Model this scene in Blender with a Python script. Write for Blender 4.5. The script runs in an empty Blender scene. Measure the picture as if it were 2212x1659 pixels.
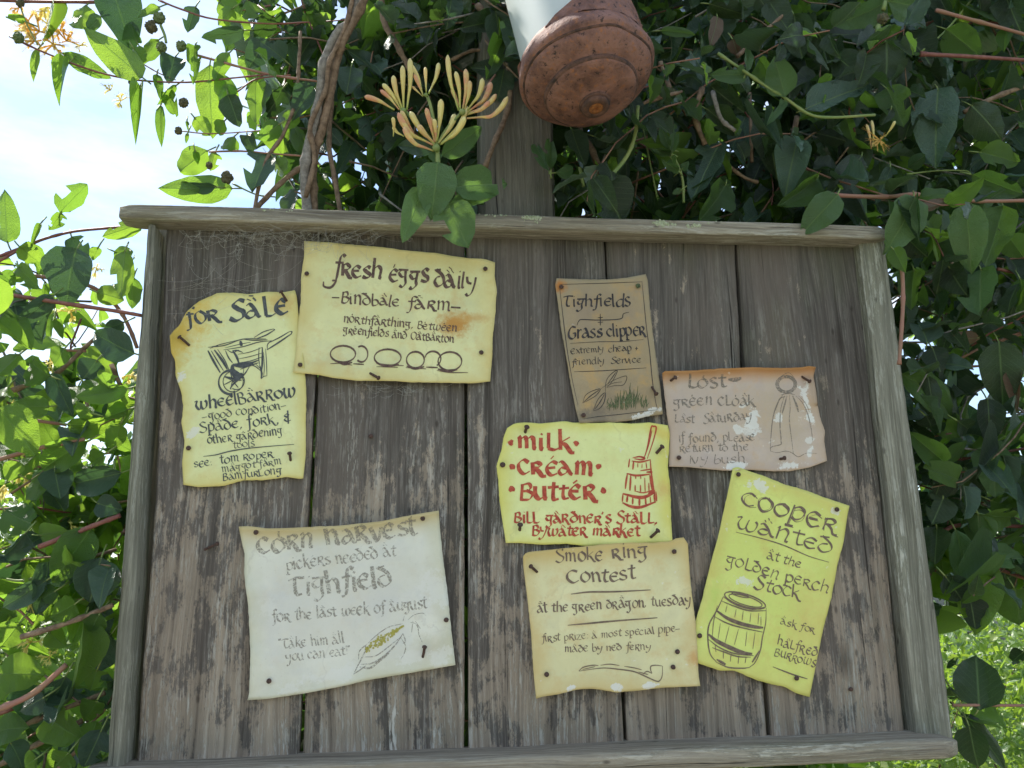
import bpy, bmesh, math, random
import numpy as np
from mathutils import Vector, Matrix, noise
from mathutils.bvhtree import BVHTree

R = math.radians
S = bpy.context.scene
COL = S.collection
random.seed(7)
rng = np.random.default_rng(7)

# ------------------------------------------------------------------ camera
F = 1800.0                      # focal length in reference pixels (picture 2212 x 1659)
PPX, PPY = 1106.0, 829.5
up_c = Vector((-101, 7730, -F)).normalized()
rt_c = Vector((16500, -217, -F))
rt_c = (rt_c - up_c * rt_c.dot(up_c)).normalized()
nm_c = rt_c.cross(up_c)
M_wc = Matrix((rt_c, -nm_c, up_c)).transposed()      # world -> camera
CAM = Vector((0.0, -1.08, 1.50))
cam = bpy.data.cameras.new('camera')
cam.sensor_width = 36.0
cam.lens = 36.0 * F / 2212.0
cam.clip_start = 0.02
cam.clip_end = 600
cam_o = bpy.data.objects.new('camera', cam)
cam_o.matrix_world = Matrix.Translation(CAM) @ M_wc.transposed().to_4x4()
COL.objects.link(cam_o)
S.camera = cam_o

# ------------------------------------------------------------------ world, sun, exposure
SUN_EL, SUN_AZ = R(54), R(-48)      # azimuth measured from +Y towards +X
world = bpy.data.worlds.new("World"); S.world = world; world.use_nodes = True
wn = world.node_tree.nodes; wl = world.node_tree.links
wn.clear()
wo = wn.new('ShaderNodeOutputWorld'); bg = wn.new('ShaderNodeBackground')
sky = wn.new('ShaderNodeTexSky'); sky.sky_type = 'NISHITA'; sky.sun_disc = False
sky.sun_elevation = SUN_EL; sky.sun_rotation = SUN_AZ
sky.air_density = 1.0; sky.dust_density = 0.5; sky.ozone_density = 1.0
tc = wn.new('ShaderNodeTexCoord'); mp = wn.new('ShaderNodeMapping')
mp.inputs['Scale'].default_value = (1.2, 1.2, 4.5)
nz = wn.new('ShaderNodeTexNoise'); nz.inputs['Scale'].default_value = 2.2
nz.inputs['Detail'].default_value = 8; nz.inputs['Roughness'].default_value = 0.6
cr = wn.new('ShaderNodeValToRGB')
cr.color_ramp.elements[0].position = 0.42; cr.color_ramp.elements[0].color = (0.03,)*3 + (1,)
cr.color_ramp.elements[1].position = 0.66; cr.color_ramp.elements[1].color = (0.8,)*3 + (1,)
mx = wn.new('ShaderNodeMix'); mx.data_type = 'RGBA'
mx.inputs[7].default_value = (5.0, 5.4, 5.9, 1)      # sunlit cloud
wl.new(tc.outputs['Generated'], mp.inputs['Vector']); wl.new(mp.outputs[0], nz.inputs['Vector'])
wl.new(nz.outputs['Fac'], cr.inputs['Fac']); wl.new(cr.outputs['Color'], mx.inputs[0])
wl.new(sky.outputs['Color'], mx.inputs[6]); wl.new(mx.outputs[2], bg.inputs['Color'])
bg.inputs['Strength'].default_value = 0.12
wl.new(bg.outputs[0], wo.inputs[0])

sd = Vector((math.sin(SUN_AZ) * math.cos(SUN_EL), math.cos(SUN_AZ) * math.cos(SUN_EL), math.sin(SUN_EL)))
sun = bpy.data.lights.new('sun', 'SUN'); sun.energy = 4.0; sun.angle = R(0.5); sun.color = (1.0, 0.95, 0.86)
sun_o = bpy.data.objects.new('sun', sun); sun_o.rotation_euler = sd.to_track_quat('Z', 'Y').to_euler()
sun_o.location = (0, 0, 6); COL.objects.link(sun_o)
S.view_settings.view_transform = 'Standard'; S.view_settings.look = 'None'
S.view_settings.exposure = 1.12; S.view_settings.gamma = 1.0
S.view_settings.use_curve_mapping = False
try:
    S.cycles.max_bounces = 8; S.cycles.transparent_max_bounces = 12
except Exception:
    pass

# ------------------------------------------------------------------ helpers
def ray(px, py):
    d = Vector(((px - PPX), -(py - PPY), -F))
    return (M_wc.transposed() @ d).normalized()
def P(px, py, y=0.0):
    """point on the vertical plane at world depth y seen at reference pixel px, py"""
    d = ray(px, py)
    return CAM + d * ((y - CAM.y) / d.y)
def proj(p):
    c = M_wc @ (Vector(p) - CAM)
    if c.z > -1e-4: return (-9999, -9999)
    return (PPX + F * c.x / -c.z, PPY - F * c.y / -c.z)
K = 2212.0 / 4096.0
CROPS = {  # source region x0, y0, width, zoomed width
    '1': (0, 0, 1400, 2212), '2': (1300, 0, 1400, 2212), '3': (2600, 0, 1496, 2212),
    '4': (0, 1000, 1300, 2157), '5': (0, 2000, 1300, 2012), '6': (3200, 900, 896, 1351), '7': (3200, 2000, 896, 1387),
    'A': (640, 1120, 620, 1196), 'B': (1160, 940, 860, 2212), 'C': (2180, 1080, 520, 1348), 'D': (2620, 1440, 720, 2212),
    'E': (1960, 1660, 760, 2212), 'F': (2060, 2120, 780, 1849), 'G': (2760, 1840, 680, 1151), 'H': (920, 2020, 940, 1902),
    '0': (0, 0, 4096, 2212)}
def cv(c, p):
    a = CROPS[c]; s = a[2] / a[3] * K
    return (a[0] * K + p[0] * s, a[1] * K + p[1] * s)
def cs(c):
    a = CROPS[c]; return a[2] / a[3] * K

def tag(o, label=None, cat=None, group=None, kind=None):
    if label: o['label'] = label
    if cat: o['category'] = cat
    if group: o['group'] = group
    if kind: o['kind'] = kind
    return o
def empty(name, loc, label, cat, group=None):
    o = bpy.data.objects.new(name, None); COL.objects.link(o)
    o.location = loc; o.empty_display_size = 0.02
    return tag(o, label, cat, group)
def link(name, me, mat=None, parent=None, smooth=False):
    o = bpy.data.objects.new(name, me); COL.objects.link(o)
    if mat is not None and not me.materials: me.materials.append(mat)
    if smooth:
        me.polygons.foreach_set('use_smooth', [True] * len(me.polygons))
    if parent is not None:
        o.parent = parent
        o.matrix_parent_inverse = Matrix.Translation(parent.location).inverted()
    return o
def mesh(name, V, Fc, uv=None):
    me = bpy.data.meshes.new(name); me.from_pydata([tuple(v) for v in V], [], Fc); me.update()
    if uv is not None:
        l = me.uv_layers.new(name='UVMap')
        for poly in me.polygons:
            for li in poly.loop_indices:
                l.data[li].uv = uv[me.loops[li].vertex_index]
    return me
def bm_mesh(name, bm):
    me = bpy.data.meshes.new(name); bm.to_mesh(me); bm.free(); return me
def catmull(pts, n=6):
    pts = [Vector(p) for p in pts]
    if len(pts) < 3: return pts
    q = [pts[0] * 2 - pts[1]] + pts + [pts[-1] * 2 - pts[-2]]
    out = []
    for i in range(1, len(q) - 2):
        for k in range(n):
            t = k / n
            a, b, c, d = q[i-1], q[i], q[i+1], q[i+2]
            out.append(0.5 * ((2*b) + (c-a)*t + (2*a-5*b+4*c-d)*t*t + (3*b-a-3*c+d)*t*t*t))
    out.append(pts[-1]); return out
def tube_vf(path, rad, seg=8, V=None, Fc=None, cap=True, jitter=0.0):
    V = [] if V is None else V; Fc = [] if Fc is None else Fc
    n = len(path); b0 = len(V); pn = None
    for i, p in enumerate(path):
        t = (path[min(i+1, n-1)] - path[max(i-1, 0)]).normalized()
        if pn is None:
            pn = t.orthogonal().normalized()
        else:
            pn = (pn - t * pn.dot(t)).normalized()
        bn = t.cross(pn); r = rad(i / max(1, n-1)) if callable(rad) else rad
        for k in range(seg):
            a = 2 * math.pi * k / seg
            rr = r * (1 + jitter * (noise.noise(p * 60 + Vector((k * 3.1, 0, 0)))))
            V.append(p + (pn * math.cos(a) + bn * math.sin(a)) * rr)
    for i in range(n-1):
        for k in range(seg):
            a = b0 + i*seg + k; b = b0 + i*seg + (k+1) % seg
            Fc.append((a, b, b+seg, a+seg))
    if cap:
        Fc.append(tuple(b0 + k for k in reversed(range(seg)))); Fc.append(tuple(b0 + (n-1)*seg + k for k in range(seg)))
    return V, Fc

# ------------------------------------------------------------------ material kit
class NT:
    def __init__(s, name):
        s.m = bpy.data.materials.new(name); s.m.use_nodes = True
        s.t = s.m.node_tree; s.t.nodes.clear()
        s.out = s.t.nodes.new('ShaderNodeOutputMaterial')
        s.b = s.t.nodes.new('ShaderNodeBsdfPrincipled')
        s.t.links.new(s.b.outputs[0], s.out.inputs[0])
    def n(s, k, **kw):
        x = s.t.nodes.new('ShaderNode' + k)
        for a, v in kw.items(): setattr(x, a, v)
        return x
    def L(s, a, b): s.t.links.new(a, b)
    def coord(s, scale=(1, 1, 1), kind='Object', rnd=True, loc=(0, 0, 0)):
        tcn = s.n('TexCoord'); m = s.n('Mapping'); m.inputs['Scale'].default_value = scale
        m.inputs['Location'].default_value = loc
        src = tcn.outputs[kind]
        if rnd:
            oi = s.n('ObjectInfo'); ml = s.n('Math', operation='MULTIPLY'); ml.inputs[1].default_value = 37.0
            s.L(oi.outputs['Random'], ml.inputs[0])
            va = s.n('VectorMath', operation='ADD'); s.L(src, va.inputs[0]); s.L(ml.outputs[0], va.inputs[1])
            src = va.outputs[0]
        s.L(src, m.inputs['Vector']); return m.outputs[0]
    def noise(s, vec, scale, detail=6, rough=0.6, dist=0.0):
        x = s.n('TexNoise'); x.inputs['Scale'].default_value = scale; x.inputs['Detail'].default_value = detail
        x.inputs['Roughness'].default_value = rough; x.inputs['Distortion'].default_value = dist
        s.L(vec, x.inputs['Vector']); return x.outputs['Fac']
    def ramp(s, fac, stops):
        x = s.n('ValToRGB'); e = x.color_ramp.elements
        while len(e) < len(stops): e.new(0.5)
        for i, (p, c) in enumerate(stops):
            e[i].position = p; e[i].color = (c, c, c, 1) if isinstance(c, (int, float)) else tuple(c) + (1,)
        s.L(fac, x.inputs['Fac']); return x.outputs['Color']
    def mix(s, f, a, b, mode='MIX'):
        x = s.n('Mix', data_type='RGBA', blend_type=mode)
        for i, v in ((0, f), (6, a), (7, b)):
            if isinstance(v, (int, float)): x.inputs[i].default_value = v if i == 0 else (v, v, v, 1)
            elif isinstance(v, tuple): x.inputs[i].default_value = v + (1,)
            else: s.L(v, x.inputs[i])
        return x.outputs[2]
    def math(s, op, a, b=0.0, clamp=False):
        x = s.n('Math', operation=op, use_clamp=clamp)
        for i, v in ((0, a), (1, b)):
            if isinstance(v, (int, float)): x.inputs[i].default_value = v
            else: s.L(v, x.inputs[i])
        return x.outputs[0]
    def bump(s, h, strength=0.3, dist=0.002):
        x = s.n('Bump'); x.inputs['Strength'].default_value = strength; x.inputs['Distance'].default_value = dist
        s.L(h, x.inputs['Height']); s.L(x.outputs[0], s.b.inputs['Normal'])
        return x.outputs[0]
    def base(s, c, rough=0.8, spec=0.3):
        if isinstance(c, tuple): s.b.inputs['Base Color'].default_value = c + (1,)
        else: s.L(c, s.b.inputs['Base Color'])
        if isinstance(rough, (int, float)): s.b.inputs['Roughness'].default_value = rough
        else: s.L(rough, s.b.inputs['Roughness'])
        s.b.inputs['Specular IOR Level'].default_value = spec

def wood_mat(name, dark, mid, light, axis='Z', flake=0.5, green=0.15, warm=0.0, pale_low=False):
    m = NT(name)
    def sc(a, b):       # a across the grain, b along it
        return (a, a, b) if axis == 'Z' else (b, a, a)
    warp = m.noise(m.coord(sc(9, 2.2)), 1.0, 2)
    base = m.coord(sc(1, 1))
    ad = m.n('VectorMath', operation='ADD'); m.L(base, ad.inputs[0])
    wv = m.n('VectorMath', operation='SCALE'); m.L(m.n('TexNoise').outputs['Color'], wv.inputs[0]); wv.inputs['Scale'].default_value = 0.0
    def stretched(a, b, det=6, rough=0.6, dist=0.0):
        mp_ = m.n('Mapping'); mp_.inputs['Scale'].default_value = sc(a, b)
        cmb = m.n('CombineXYZ'); m.L(m.math('MULTIPLY', warp, 0.035), cmb.inputs['X' if axis == 'Z' else 'Z'])
        a2 = m.n('VectorMath', operation='ADD'); m.L(base, a2.inputs[0]); m.L(cmb.outputs[0], a2.inputs[1])
        m.L(a2.outputs[0], mp_.inputs['Vector']); return m.noise(mp_.outputs[0], 1.0, det, rough, dist)
    fine = stretched(380, 12, 5, 0.65)
    grain = stretched(85, 1.8, 8, 0.75, 0.3)
    broad = stretched(16, 2.6, 4, 0.55)
    speck = stretched(210, 26, 5, 0.75)
    blot = m.noise(m.coord(sc(14, 5)), 1.0, 5, 0.65)
    c = m.mix(m.ramp(grain, [(0.36, 0.0), (0.60, 1.0)]), dark, mid)
    c = m.mix(m.math('MULTIPLY', m.ramp(fine, [(0.52, 0.0), (0.68, 1.0)]), 0.45), c, tuple(v * 1.9 for v in mid))
    c = m.mix(m.math('MULTIPLY', m.ramp(fine, [(0.32, 1.0), (0.46, 0.0)]), 0.5), c, dark)
    c = m.mix(m.ramp(broad, [(0.38, 0.0), (0.7, 0.75)]), c, mid)
    # flaked pale surface fibres
    fl = m.math('MULTIPLY', m.ramp(speck, [(0.50, 0.0), (0.56, 1.0)]), m.ramp(grain, [(0.44, 0.0), (0.56, 1.0)]))
    fl = m.math('MULTIPLY', fl, m.ramp(blot, [(0.42, 0.15), (0.62, 1.0)]))
    if pale_low:
        tcn = m.n('TexCoord'); sx = m.n('SeparateXYZ'); m.L(tcn.outputs['Object'], sx.inputs[0])
        mr = m.n('MapRange'); mr.inputs['From Min'].default_value = 1.95; mr.inputs['From Max'].default_value = 1.27
        m.L(sx.outputs['Z'], mr.inputs['Value'])
        low = mr.outputs[0]
        fl = m.math('MULTIPLY', fl, m.math('ADD', m.math('MULTIPLY', low, 1.5), 0.12), True)
        bn = m.math('ADD', m.math('MULTIPLY', m.noise(m.coord(sc(24, 11)), 1.0, 9, 0.78), 0.75), m.math('MULTIPLY', grain, 0.25))
        bare = m.ramp(m.math('ADD', bn, m.math('MULTIPLY', low, 0.17)), [(0.60, 0.0), (0.635, 1.0)])
        c = m.mix(m.math('MULTIPLY', bare, 0.85), c, m.mix(m.ramp(grain, [(0.35, 0.0), (0.6, 1.0)]), (0.18, 0.145, 0.11), (0.45, 0.37, 0.28)))
    c = m.mix(m.math('MULTIPLY', fl, flake), c, light)
    c = m.mix(m.math('MULTIPLY', m.ramp(blot, [(0.5, 0.0), (0.75, 1.0)]), green), c, (0.13, 0.16, 0.07))
    if warm: c = m.mix(m.math('MULTIPLY', m.ramp(broad, [(0.45, 0.0), (0.65, 1.0)]), warm), c, (0.24, 0.16, 0.11))
    # dark checks running with the grain
    ck = m.ramp(stretched(170, 2.6, 4, 0.6), [(0.27, 1.0), (0.325, 0.0)])
    c = m.mix(m.math('MULTIPLY', ck, 0.8), c, (0.018, 0.015, 0.013))
    # small spots
    vo = m.n('TexVoronoi'); vo.inputs['Scale'].default_value = 1.0; m.L(m.coord(sc(38, 17)), vo.inputs['Vector'])
    c = m.mix(m.math('MULTIPLY', m.ramp(vo.outputs['Distance'], [(0.05, 1.0), (0.11, 0.0)]), 0.55), c, (0.03, 0.022, 0.018))
    vk = m.n('TexVoronoi'); vk.inputs['Scale'].default_value = 1.0; m.L(m.coord(sc(6.5, 3.1), loc=(3, 7, 2)), vk.inputs['Vector'])
    kd = m.math('ADD', vk.outputs['Distance'], m.math('MULTIPLY', m.math('SUBTRACT', blot, 0.5), 0.12))
    c = m.mix(m.math('MULTIPLY', m.ramp(kd, [(0.03, 1.0), (0.10, 0.0)]), 0.8), c, (0.035, 0.024, 0.018))
    m.base(c, 0.88, 0.2)
    h = m.math('ADD', m.math('MULTIPLY', grain, 1.2), m.math('MULTIPLY', fine, 0.6))
    h = m.math('ADD', h, m.math('MULTIPLY', fl, 0.25)); h = m.math('SUBTRACT', h, m.math('MULTIPLY', ck, 1.5))
    m.bump(h, 1.0, 0.003)
    return m.m

M = {}
M['plank'] = wood_mat('weathered_plank', (0.058, 0.049, 0.041), (0.165, 0.145, 0.124), (0.60, 0.57, 0.50), 'Z', 1.0, 0.10, 0.10, True)
M['plank_dark'] = wood_mat('weathered_plank_green', (0.058, 0.050, 0.042), (0.158, 0.140, 0.120), (0.50, 0.48, 0.42), 'Z', 0.85, 0.22, 0.16, True)
M['batten'] = wood_mat('weathered_batten', (0.10, 0.095, 0.07), (0.30, 0.29, 0.225), (0.66, 0.65, 0.55), 'Z', 0.85, 0.22)
M['rail'] = wood_mat('weathered_rail', (0.12, 0.10, 0.075), (0.38, 0.34, 0.26), (0.68, 0.65, 0.54), 'X', 0.8, 0.30, 0.15)
M['post'] = wood_mat('old_post', (0.085, 0.078, 0.062), (0.20, 0.18, 0.14), (0.3, 0.28, 0.24), 'Z', 0.3, 0.35)

def leaf_mat(name, cols, trans=(0.30, 0.55, 0.05), under=(0.16, 0.26, 0.15), tf=0.42, gloss=0.36):
    m = NT(name)
    oi = m.n('ObjectInfo'); at = m.n('Attribute', attribute_name='rnd')
    r = m.math('FRACT', m.math('ADD', oi.outputs['Random'], at.outputs['Fac']))
    n_ = len(cols)
    c = m.ramp(r, [(i / max(1, n_-1), cols[i]) for i in range(n_)])
    uv = m.n('UVMap'); sx = m.n('SeparateXYZ'); m.L(uv.outputs[0], sx.inputs[0])
    xa = m.math('ABSOLUTE', m.math('SUBTRACT', sx.outputs['X'], 0.5))
    mid = m.ramp(xa, [(0.0, 1.0), (0.035, 0.0)])
    ph = m.math('SUBTRACT', m.math('MULTIPLY', sx.outputs['Y'], 8.0), m.math('MULTIPLY', xa, 5.0))
    tri = m.math('ABSOLUTE', m.math('SUBTRACT', m.math('FRACT', ph), 0.5))
    lat = m.ramp(tri, [(0.0, 1.0), (0.07, 0.0)])
    vein = m.math('MAXIMUM', mid, m.math('MULTIPLY', lat, 0.35))
    blot = m.noise(m.coord((1, 1, 1)), 55.0, 4, 0.6)
    c = m.mix(m.math('MULTIPLY', m.ramp(blot, [(0.4, 0.0), (0.75, 1.0)]), 0.35), c, (cols[-1][0]*0.9, cols[-1][1]*1.1, cols[-1][2]))
    c = m.mix(m.math('MULTIPLY', vein, 0.65), c, (0.28, 0.42, 0.16))
    sp = m.noise(m.coord((1, 1, 1)), 240.0, 2, 0.5)
    c = m.mix(m.ramp(sp, [(0.70, 0.0), (0.76, 0.6)]), c, (0.14, 0.09, 0.03))
    g = m.n('NewGeometry')
    cu = m.mix(0.5, c, under)
    cu = m.mix(m.math('MULTIPLY', vein, 0.5), cu, (0.3, 0.38, 0.2))
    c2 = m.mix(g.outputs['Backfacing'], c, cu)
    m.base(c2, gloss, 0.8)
    ei = m.math('MINIMUM', m.math('SUBTRACT', 0.5, xa), m.math('MINIMUM', m.math('MULTIPLY', sx.outputs['Y'], 3.0), m.math('SUBTRACT', 1.0, sx.outputs['Y'])))
    m.b.inputs['Coat Weight'].default_value = 0.25; m.b.inputs['Coat Roughness'].default_value = 0.30
    nrm = m.bump(m.math('ADD', m.math('MULTIPLY', vein, -0.7), m.math('MULTIPLY', blot, 1.6)), 0.9, 0.0030)
    tr = m.n('BsdfTranslucent')
    tcol = m.mix(r, (trans[0]*0.75, trans[1]*0.85, trans[2]), (trans[0]*1.1, trans[1]*1.05, trans[2]*1.2))
    tcol = m.mix(m.math('MULTIPLY', vein, 0.35), tcol, (0.1, 0.25, 0.02))
    m.L(tcol, tr.inputs['Color']); m.L(nrm, tr.inputs['Normal'])
    ms = m.n('MixShader'); ms.inputs[0].default_value = tf
    m.L(m.b.outputs[0], ms.inputs[1]); m.L(tr.outputs[0], ms.inputs[2]); m.L(ms.outputs[0], m.out.inputs[0])
    return m.m
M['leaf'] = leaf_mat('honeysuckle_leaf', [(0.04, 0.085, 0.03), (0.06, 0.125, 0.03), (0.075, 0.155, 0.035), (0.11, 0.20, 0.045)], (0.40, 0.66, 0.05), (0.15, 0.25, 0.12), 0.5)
M['leaf_shaded'] = leaf_mat('honeysuckle_leaf_shaded', [(0.012, 0.028, 0.012), (0.020, 0.042, 0.016), (0.030, 0.062, 0.020), (0.05, 0.092, 0.027)], (0.13, 0.28, 0.03), (0.07, 0.13, 0.085), 0.24)  # leaf copy with the shade of the dense growth put into its colour
M['leaf_fresh'] = leaf_mat('fresh_leaf', [(0.08, 0.165, 0.055), (0.12, 0.225, 0.07)], (0.26, 0.48, 0.07), (0.12, 0.22, 0.09), 0.28)
M['leaf_teal'] = leaf_mat('bluish_leaf', [(0.05, 0.10, 0.068), (0.08, 0.15, 0.10)], (0.13, 0.28, 0.06), (0.12, 0.20, 0.14), 0.2, 0.28)
M['leaf_bush'] = leaf_mat('hedge_leaf', [(0.03, 0.07, 0.02), (0.05, 0.11, 0.022), (0.08, 0.155, 0.03), (0.20, 0.25, 0.06)], (0.42, 0.62, 0.05), (0.15, 0.24, 0.08), 0.4)
M['leaf_brown'] = leaf_mat('dead_leaf', [(0.16, 0.09, 0.045), (0.2, 0.12, 0.06)], (0.3, 0.15, 0.05), (0.2, 0.14, 0.08), 0.2, 0.7)

def simple(name, c1, c2, scale=80, rough=0.7, bump=0.3, stretch=(1, 1, 1), spec=0.3, dist=0.001, kind='Object'):
    m = NT(name); f = m.noise(m.coord(stretch, kind), scale, 6, 0.65)
    m.base(m.mix(m.ramp(f, [(0.35, 0.0), (0.65, 1.0)]), c1, c2), rough, spec); m.bump(f, bump, dist); return m.m
M['stem_brown'] = simple('woody_stem', (0.13, 0.085, 0.055), (0.30, 0.21, 0.14), 130, 0.85, 0.8)
M['stem_grey'] = simple('grey_stem', (0.16, 0.14, 0.12), (0.34, 0.31, 0.27), 130, 0.85, 0.8)
M['stem_red'] = simple('red_stem', (0.17, 0.06, 0.05), (0.28, 0.12, 0.09), 90, 0.5, 0.2)
M['stem_pink'] = simple('pinkish_stem', (0.30, 0.18, 0.11), (0.34, 0.16, 0.12), 60, 0.55, 0.2)
M['stem_green'] = simple('green_stem', (0.16, 0.24, 0.07), (0.26, 0.30, 0.10), 60, 0.5, 0.15)
M['seed'] = simple('seed_head', (0.05, 0.05, 0.03), (0.16, 0.14, 0.07), 300, 0.8, 1.0)
M['seed_green'] = simple('green_seed_head', (0.08, 0.12, 0.04), (0.18, 0.22, 0.09), 300, 0.7, 1.0)
M['nail'] = simple('rusty_iron', (0.035, 0.024, 0.02), (0.12, 0.06, 0.04), 500, 0.75, 0.8, spec=0.5)
M['nail_green'] = simple('verdigris_iron', (0.04, 0.06, 0.03), (0.13, 0.16, 0.07), 500, 0.75, 0.8)
M['web'] = NT('cobweb'); M['web'].base((0.42, 0.41, 0.36), 0.6, 0.2); M['web'] = M['web'].m
M['lichen'] = simple('lichen', (0.28, 0.31, 0.17), (0.52, 0.55, 0.38), 260, 0.95, 1.0, dist=0.002)
M['ground'] = simple('grass_ground', (0.05, 0.08, 0.02), (0.10, 0.13, 0.035), 3, 0.95, 0.8, dist=0.05)
M['bounce_gravel'] = simple('bounce_gravel', (0.24, 0.20, 0.16), (0.46, 0.41, 0.34), 45, 0.95, 0.8, dist=0.01)
M['stone'] = simple('rough_stone', (0.16, 0.15, 0.14), (0.33, 0.32, 0.3), 9, 0.9, 0.8, dist=0.02)

def bud_mat():
    m = NT('honeysuckle_bud')
    uv = m.n('UVMap'); sx = m.n('SeparateXYZ'); m.L(uv.outputs[0], sx.inputs[0])
    oi = m.n('ObjectInfo'); n_ = m.noise(m.coord((1, 1, 1)), 70, 3)
    y = m.ramp(sx.outputs['Y'], [(0.0, (0.46, 0.56, 0.14)), (0.35, (0.82, 0.76, 0.26)), (0.75, (0.88, 0.78, 0.32)), (1.0, (0.86, 0.80, 0.38))])
    pink = m.math('MULTIPLY', m.ramp(n_, [(0.38, 0.1), (0.62, 1.0)]), m.ramp(oi.outputs['Random'], [(0.2, 0.12), (0.7, 0.8)]))
    c = m.mix(pink, y, (0.80, 0.33, 0.24)); m.base(c, 0.5, 0.3)
    tr = m.n('BsdfTranslucent'); m.L(c, tr.inputs['Color']); ms = m.n('MixShader'); ms.inputs[0].default_value = 0.3
    m.L(m.b.outputs[0], ms.inputs[1]); m.L(tr.outputs[0], ms.inputs[2]); m.L(ms.outputs[0], m.out.inputs[0])
    return m.m
M['bud'] = bud_mat()
def petal_mat(name, a, b):
    m = NT(name); n_ = m.noise(m.coord((1, 1, 1)), 90, 2); c = m.mix(n_, a, b); m.base(c, 0.5, 0.2)
    tr = m.n('BsdfTranslucent'); m.L(c, tr.inputs['Color']); ms = m.n('MixShader'); ms.inputs[0].default_value = 0.5
    m.L(m.b.outputs[0], ms.inputs[1]); m.L(tr.outputs[0], ms.inputs[2]); m.L(ms.outputs[0], m.out.inputs[0]); return m.m
M['petal'] = petal_mat('orange_petal', (0.88, 0.52, 0.10), (0.92, 0.76, 0.32))
M['petal_pale'] = petal_mat('yellow_petal', (0.92, 0.80, 0.25), (0.95, 0.88, 0.45))

# ------------------------------------------------------------------ setting
gv = []; gf = []
N = 60
for j in range(N + 1):
    for i in range(N + 1):
        x = -250 + 500 * i / N; y = -250 + 500 * j / N
        gv.append((x, y, 0.15 * noise.noise(Vector((x * .05, y * .05, 0)))))
for j in range(N):
    for i in range(N):
        a = j * (N + 1) + i; gf.append((a, a + 1, a + N + 2, a + N + 1))
g = link('ground', mesh('ground', gv, gf), M['ground'], smooth=True); g['kind'] = 'structure'

pv = []; pf = []  # unseen tan ground added around the camera to bounce warm light upward
for j in range(31):
    for i in range(31):
        x = -2.6 + 6.2 * i / 30; y = -4.2 + 3.75 * j / 30
        if i == 0: x -= .2 * noise.noise(Vector((y, 2, 0)))
        if i == 30: x += .2 * noise.noise(Vector((y, 7, 0)))
        pv.append((x, y, 0.16 + 0.006 * noise.noise(Vector((x * 3, y * 3, 1)))))
for j in range(30):
    for i in range(30):
        a = j * 31 + i; pf.append((a, a + 1, a + 32, a + 31))
g = link('bounce_patch', mesh('bounce_patch', pv, pf), M['bounce_gravel'], smooth=True); g['kind'] = 'structure'

# ------------------------------------------------------------------ notice board
CEN = P(1100, 1047)
board = empty('notice_board', (0, 0, P(1100, 1640).z), 'weathered grey notice board of vertical planks in a batten frame, covered with pinned notices', 'notice board')
def edge(pl, y):       # x of a polyline of pixels given by y
    for (x0, y0), (x1, y1) in zip(pl, pl[1:]):
        if y <= y1 or (x1, y1) == pl[-1]:
            return x0 + (x1 - x0) * (y - y0) / (y1 - y0)
def slab(name, left, right, y0, y1, front, thick, mat, wob=0.0012, rnd=0.0025, seed=0, n=60, cols=6):
    """upright board between two pixel edges; front = world y of its face"""
    V = []; Fc = []
    prof = [(0, thick), (0, rnd), (0.012, 0)]
    for j in range(n + 1):
        t = j / n; yl = y0[0] + (y1[0] - y0[0]) * t; yr = y0[1] + (y1[1] - y0[1]) * t
        a = P(edge(left, yl), yl, front); b = P(edge(right, yr), yr, front)
        a.x += wob * (noise.noise(Vector((seed, a.z * 9, 0))) + 0.6 * noise.noise(Vector((seed, a.z * 40, 3))))
        b.x += wob * (noise.noise(Vector((seed + 5, b.z * 9, 0))) + 0.6 * noise.noise(Vector((seed + 5, b.z * 40, 3))))
        fr = [(0, thick), (0, rnd), (rnd, 0.0)]
        row = [(a.x, front + thick, a.z), (a.x, front + rnd, a.z)]
        w = b.x - a.x
        for k in range(cols + 1):
            u = (rnd + (w - 2 * rnd) * k / cols)
            x = a.x + u; z = a.z + (b.z - a.z) * u / w
            cup = 0.0012 * math.sin(math.pi * k / cols) + 0.0006 * noise.noise(Vector((x * 60, seed, z * 5)))
            row.append((x, front - cup * 0.8, z))
        row += [(b.x, front + rnd, b.z), (b.x, front + thick, b.z)]
        V += row
    c = cols + 5
    for j in range(n):
        for k in range(c - 1):
            q = j * c + k; Fc.append((q, q + c, q + c + 1, q + 1))
        q = j * c; Fc.append((q + c - 1, q + 2*c - 1, q + c, q))
    Fc.append(tuple(range(c))); Fc.append(tuple(reversed(range(n * c, n * c + c))))
    me = mesh(name, V, Fc)
    bm = bmesh.new(); bm.from_mesh(me); bmesh.ops.recalc_face_normals(bm, faces=bm.faces); bm.to_mesh(me); bm.free()
    o = link(name, me, mat, board)
    return o
PL = [  # left edge, right edge as pixel polylines
    ([(360, 470), (335, 1080), (292, 1680)], [(690, 470), (681, 815), (663, 1140), (643, 1680)]),
    ([(693, 470), (688, 815), (672, 1140), (653, 1680)], [(1004, 470), (1003, 830), (1003, 1680)]),
    ([(1007, 470), (1011, 830), (1013, 1680)], [(1303, 470), (1318, 800), (1350, 1680)]),
    ([(1307, 470), (1325, 800), (1358, 1680)], [(1586, 470), (1600, 790), (1664, 1680)]),
    ([(1590, 470), (1610, 790), (1676, 1680)], [(1842, 470), (1905, 1080), (1964, 1680)])]
tops = [(484, 486), (489, 496), (498, 506), (505, 511), (512, 518)]
yoff = [0.000, 0.004, 0.001, 0.003, 0.000]
for i, (l, r) in enumerate(PL):
    slab('plank', l, r, tops[i], (1672 - i * 8, 1672 - i * 8), yoff[i], 0.020, M['plank'] if i < 3 else M['plank_dark'], seed=i * 11 + 2, cols=14)
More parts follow.
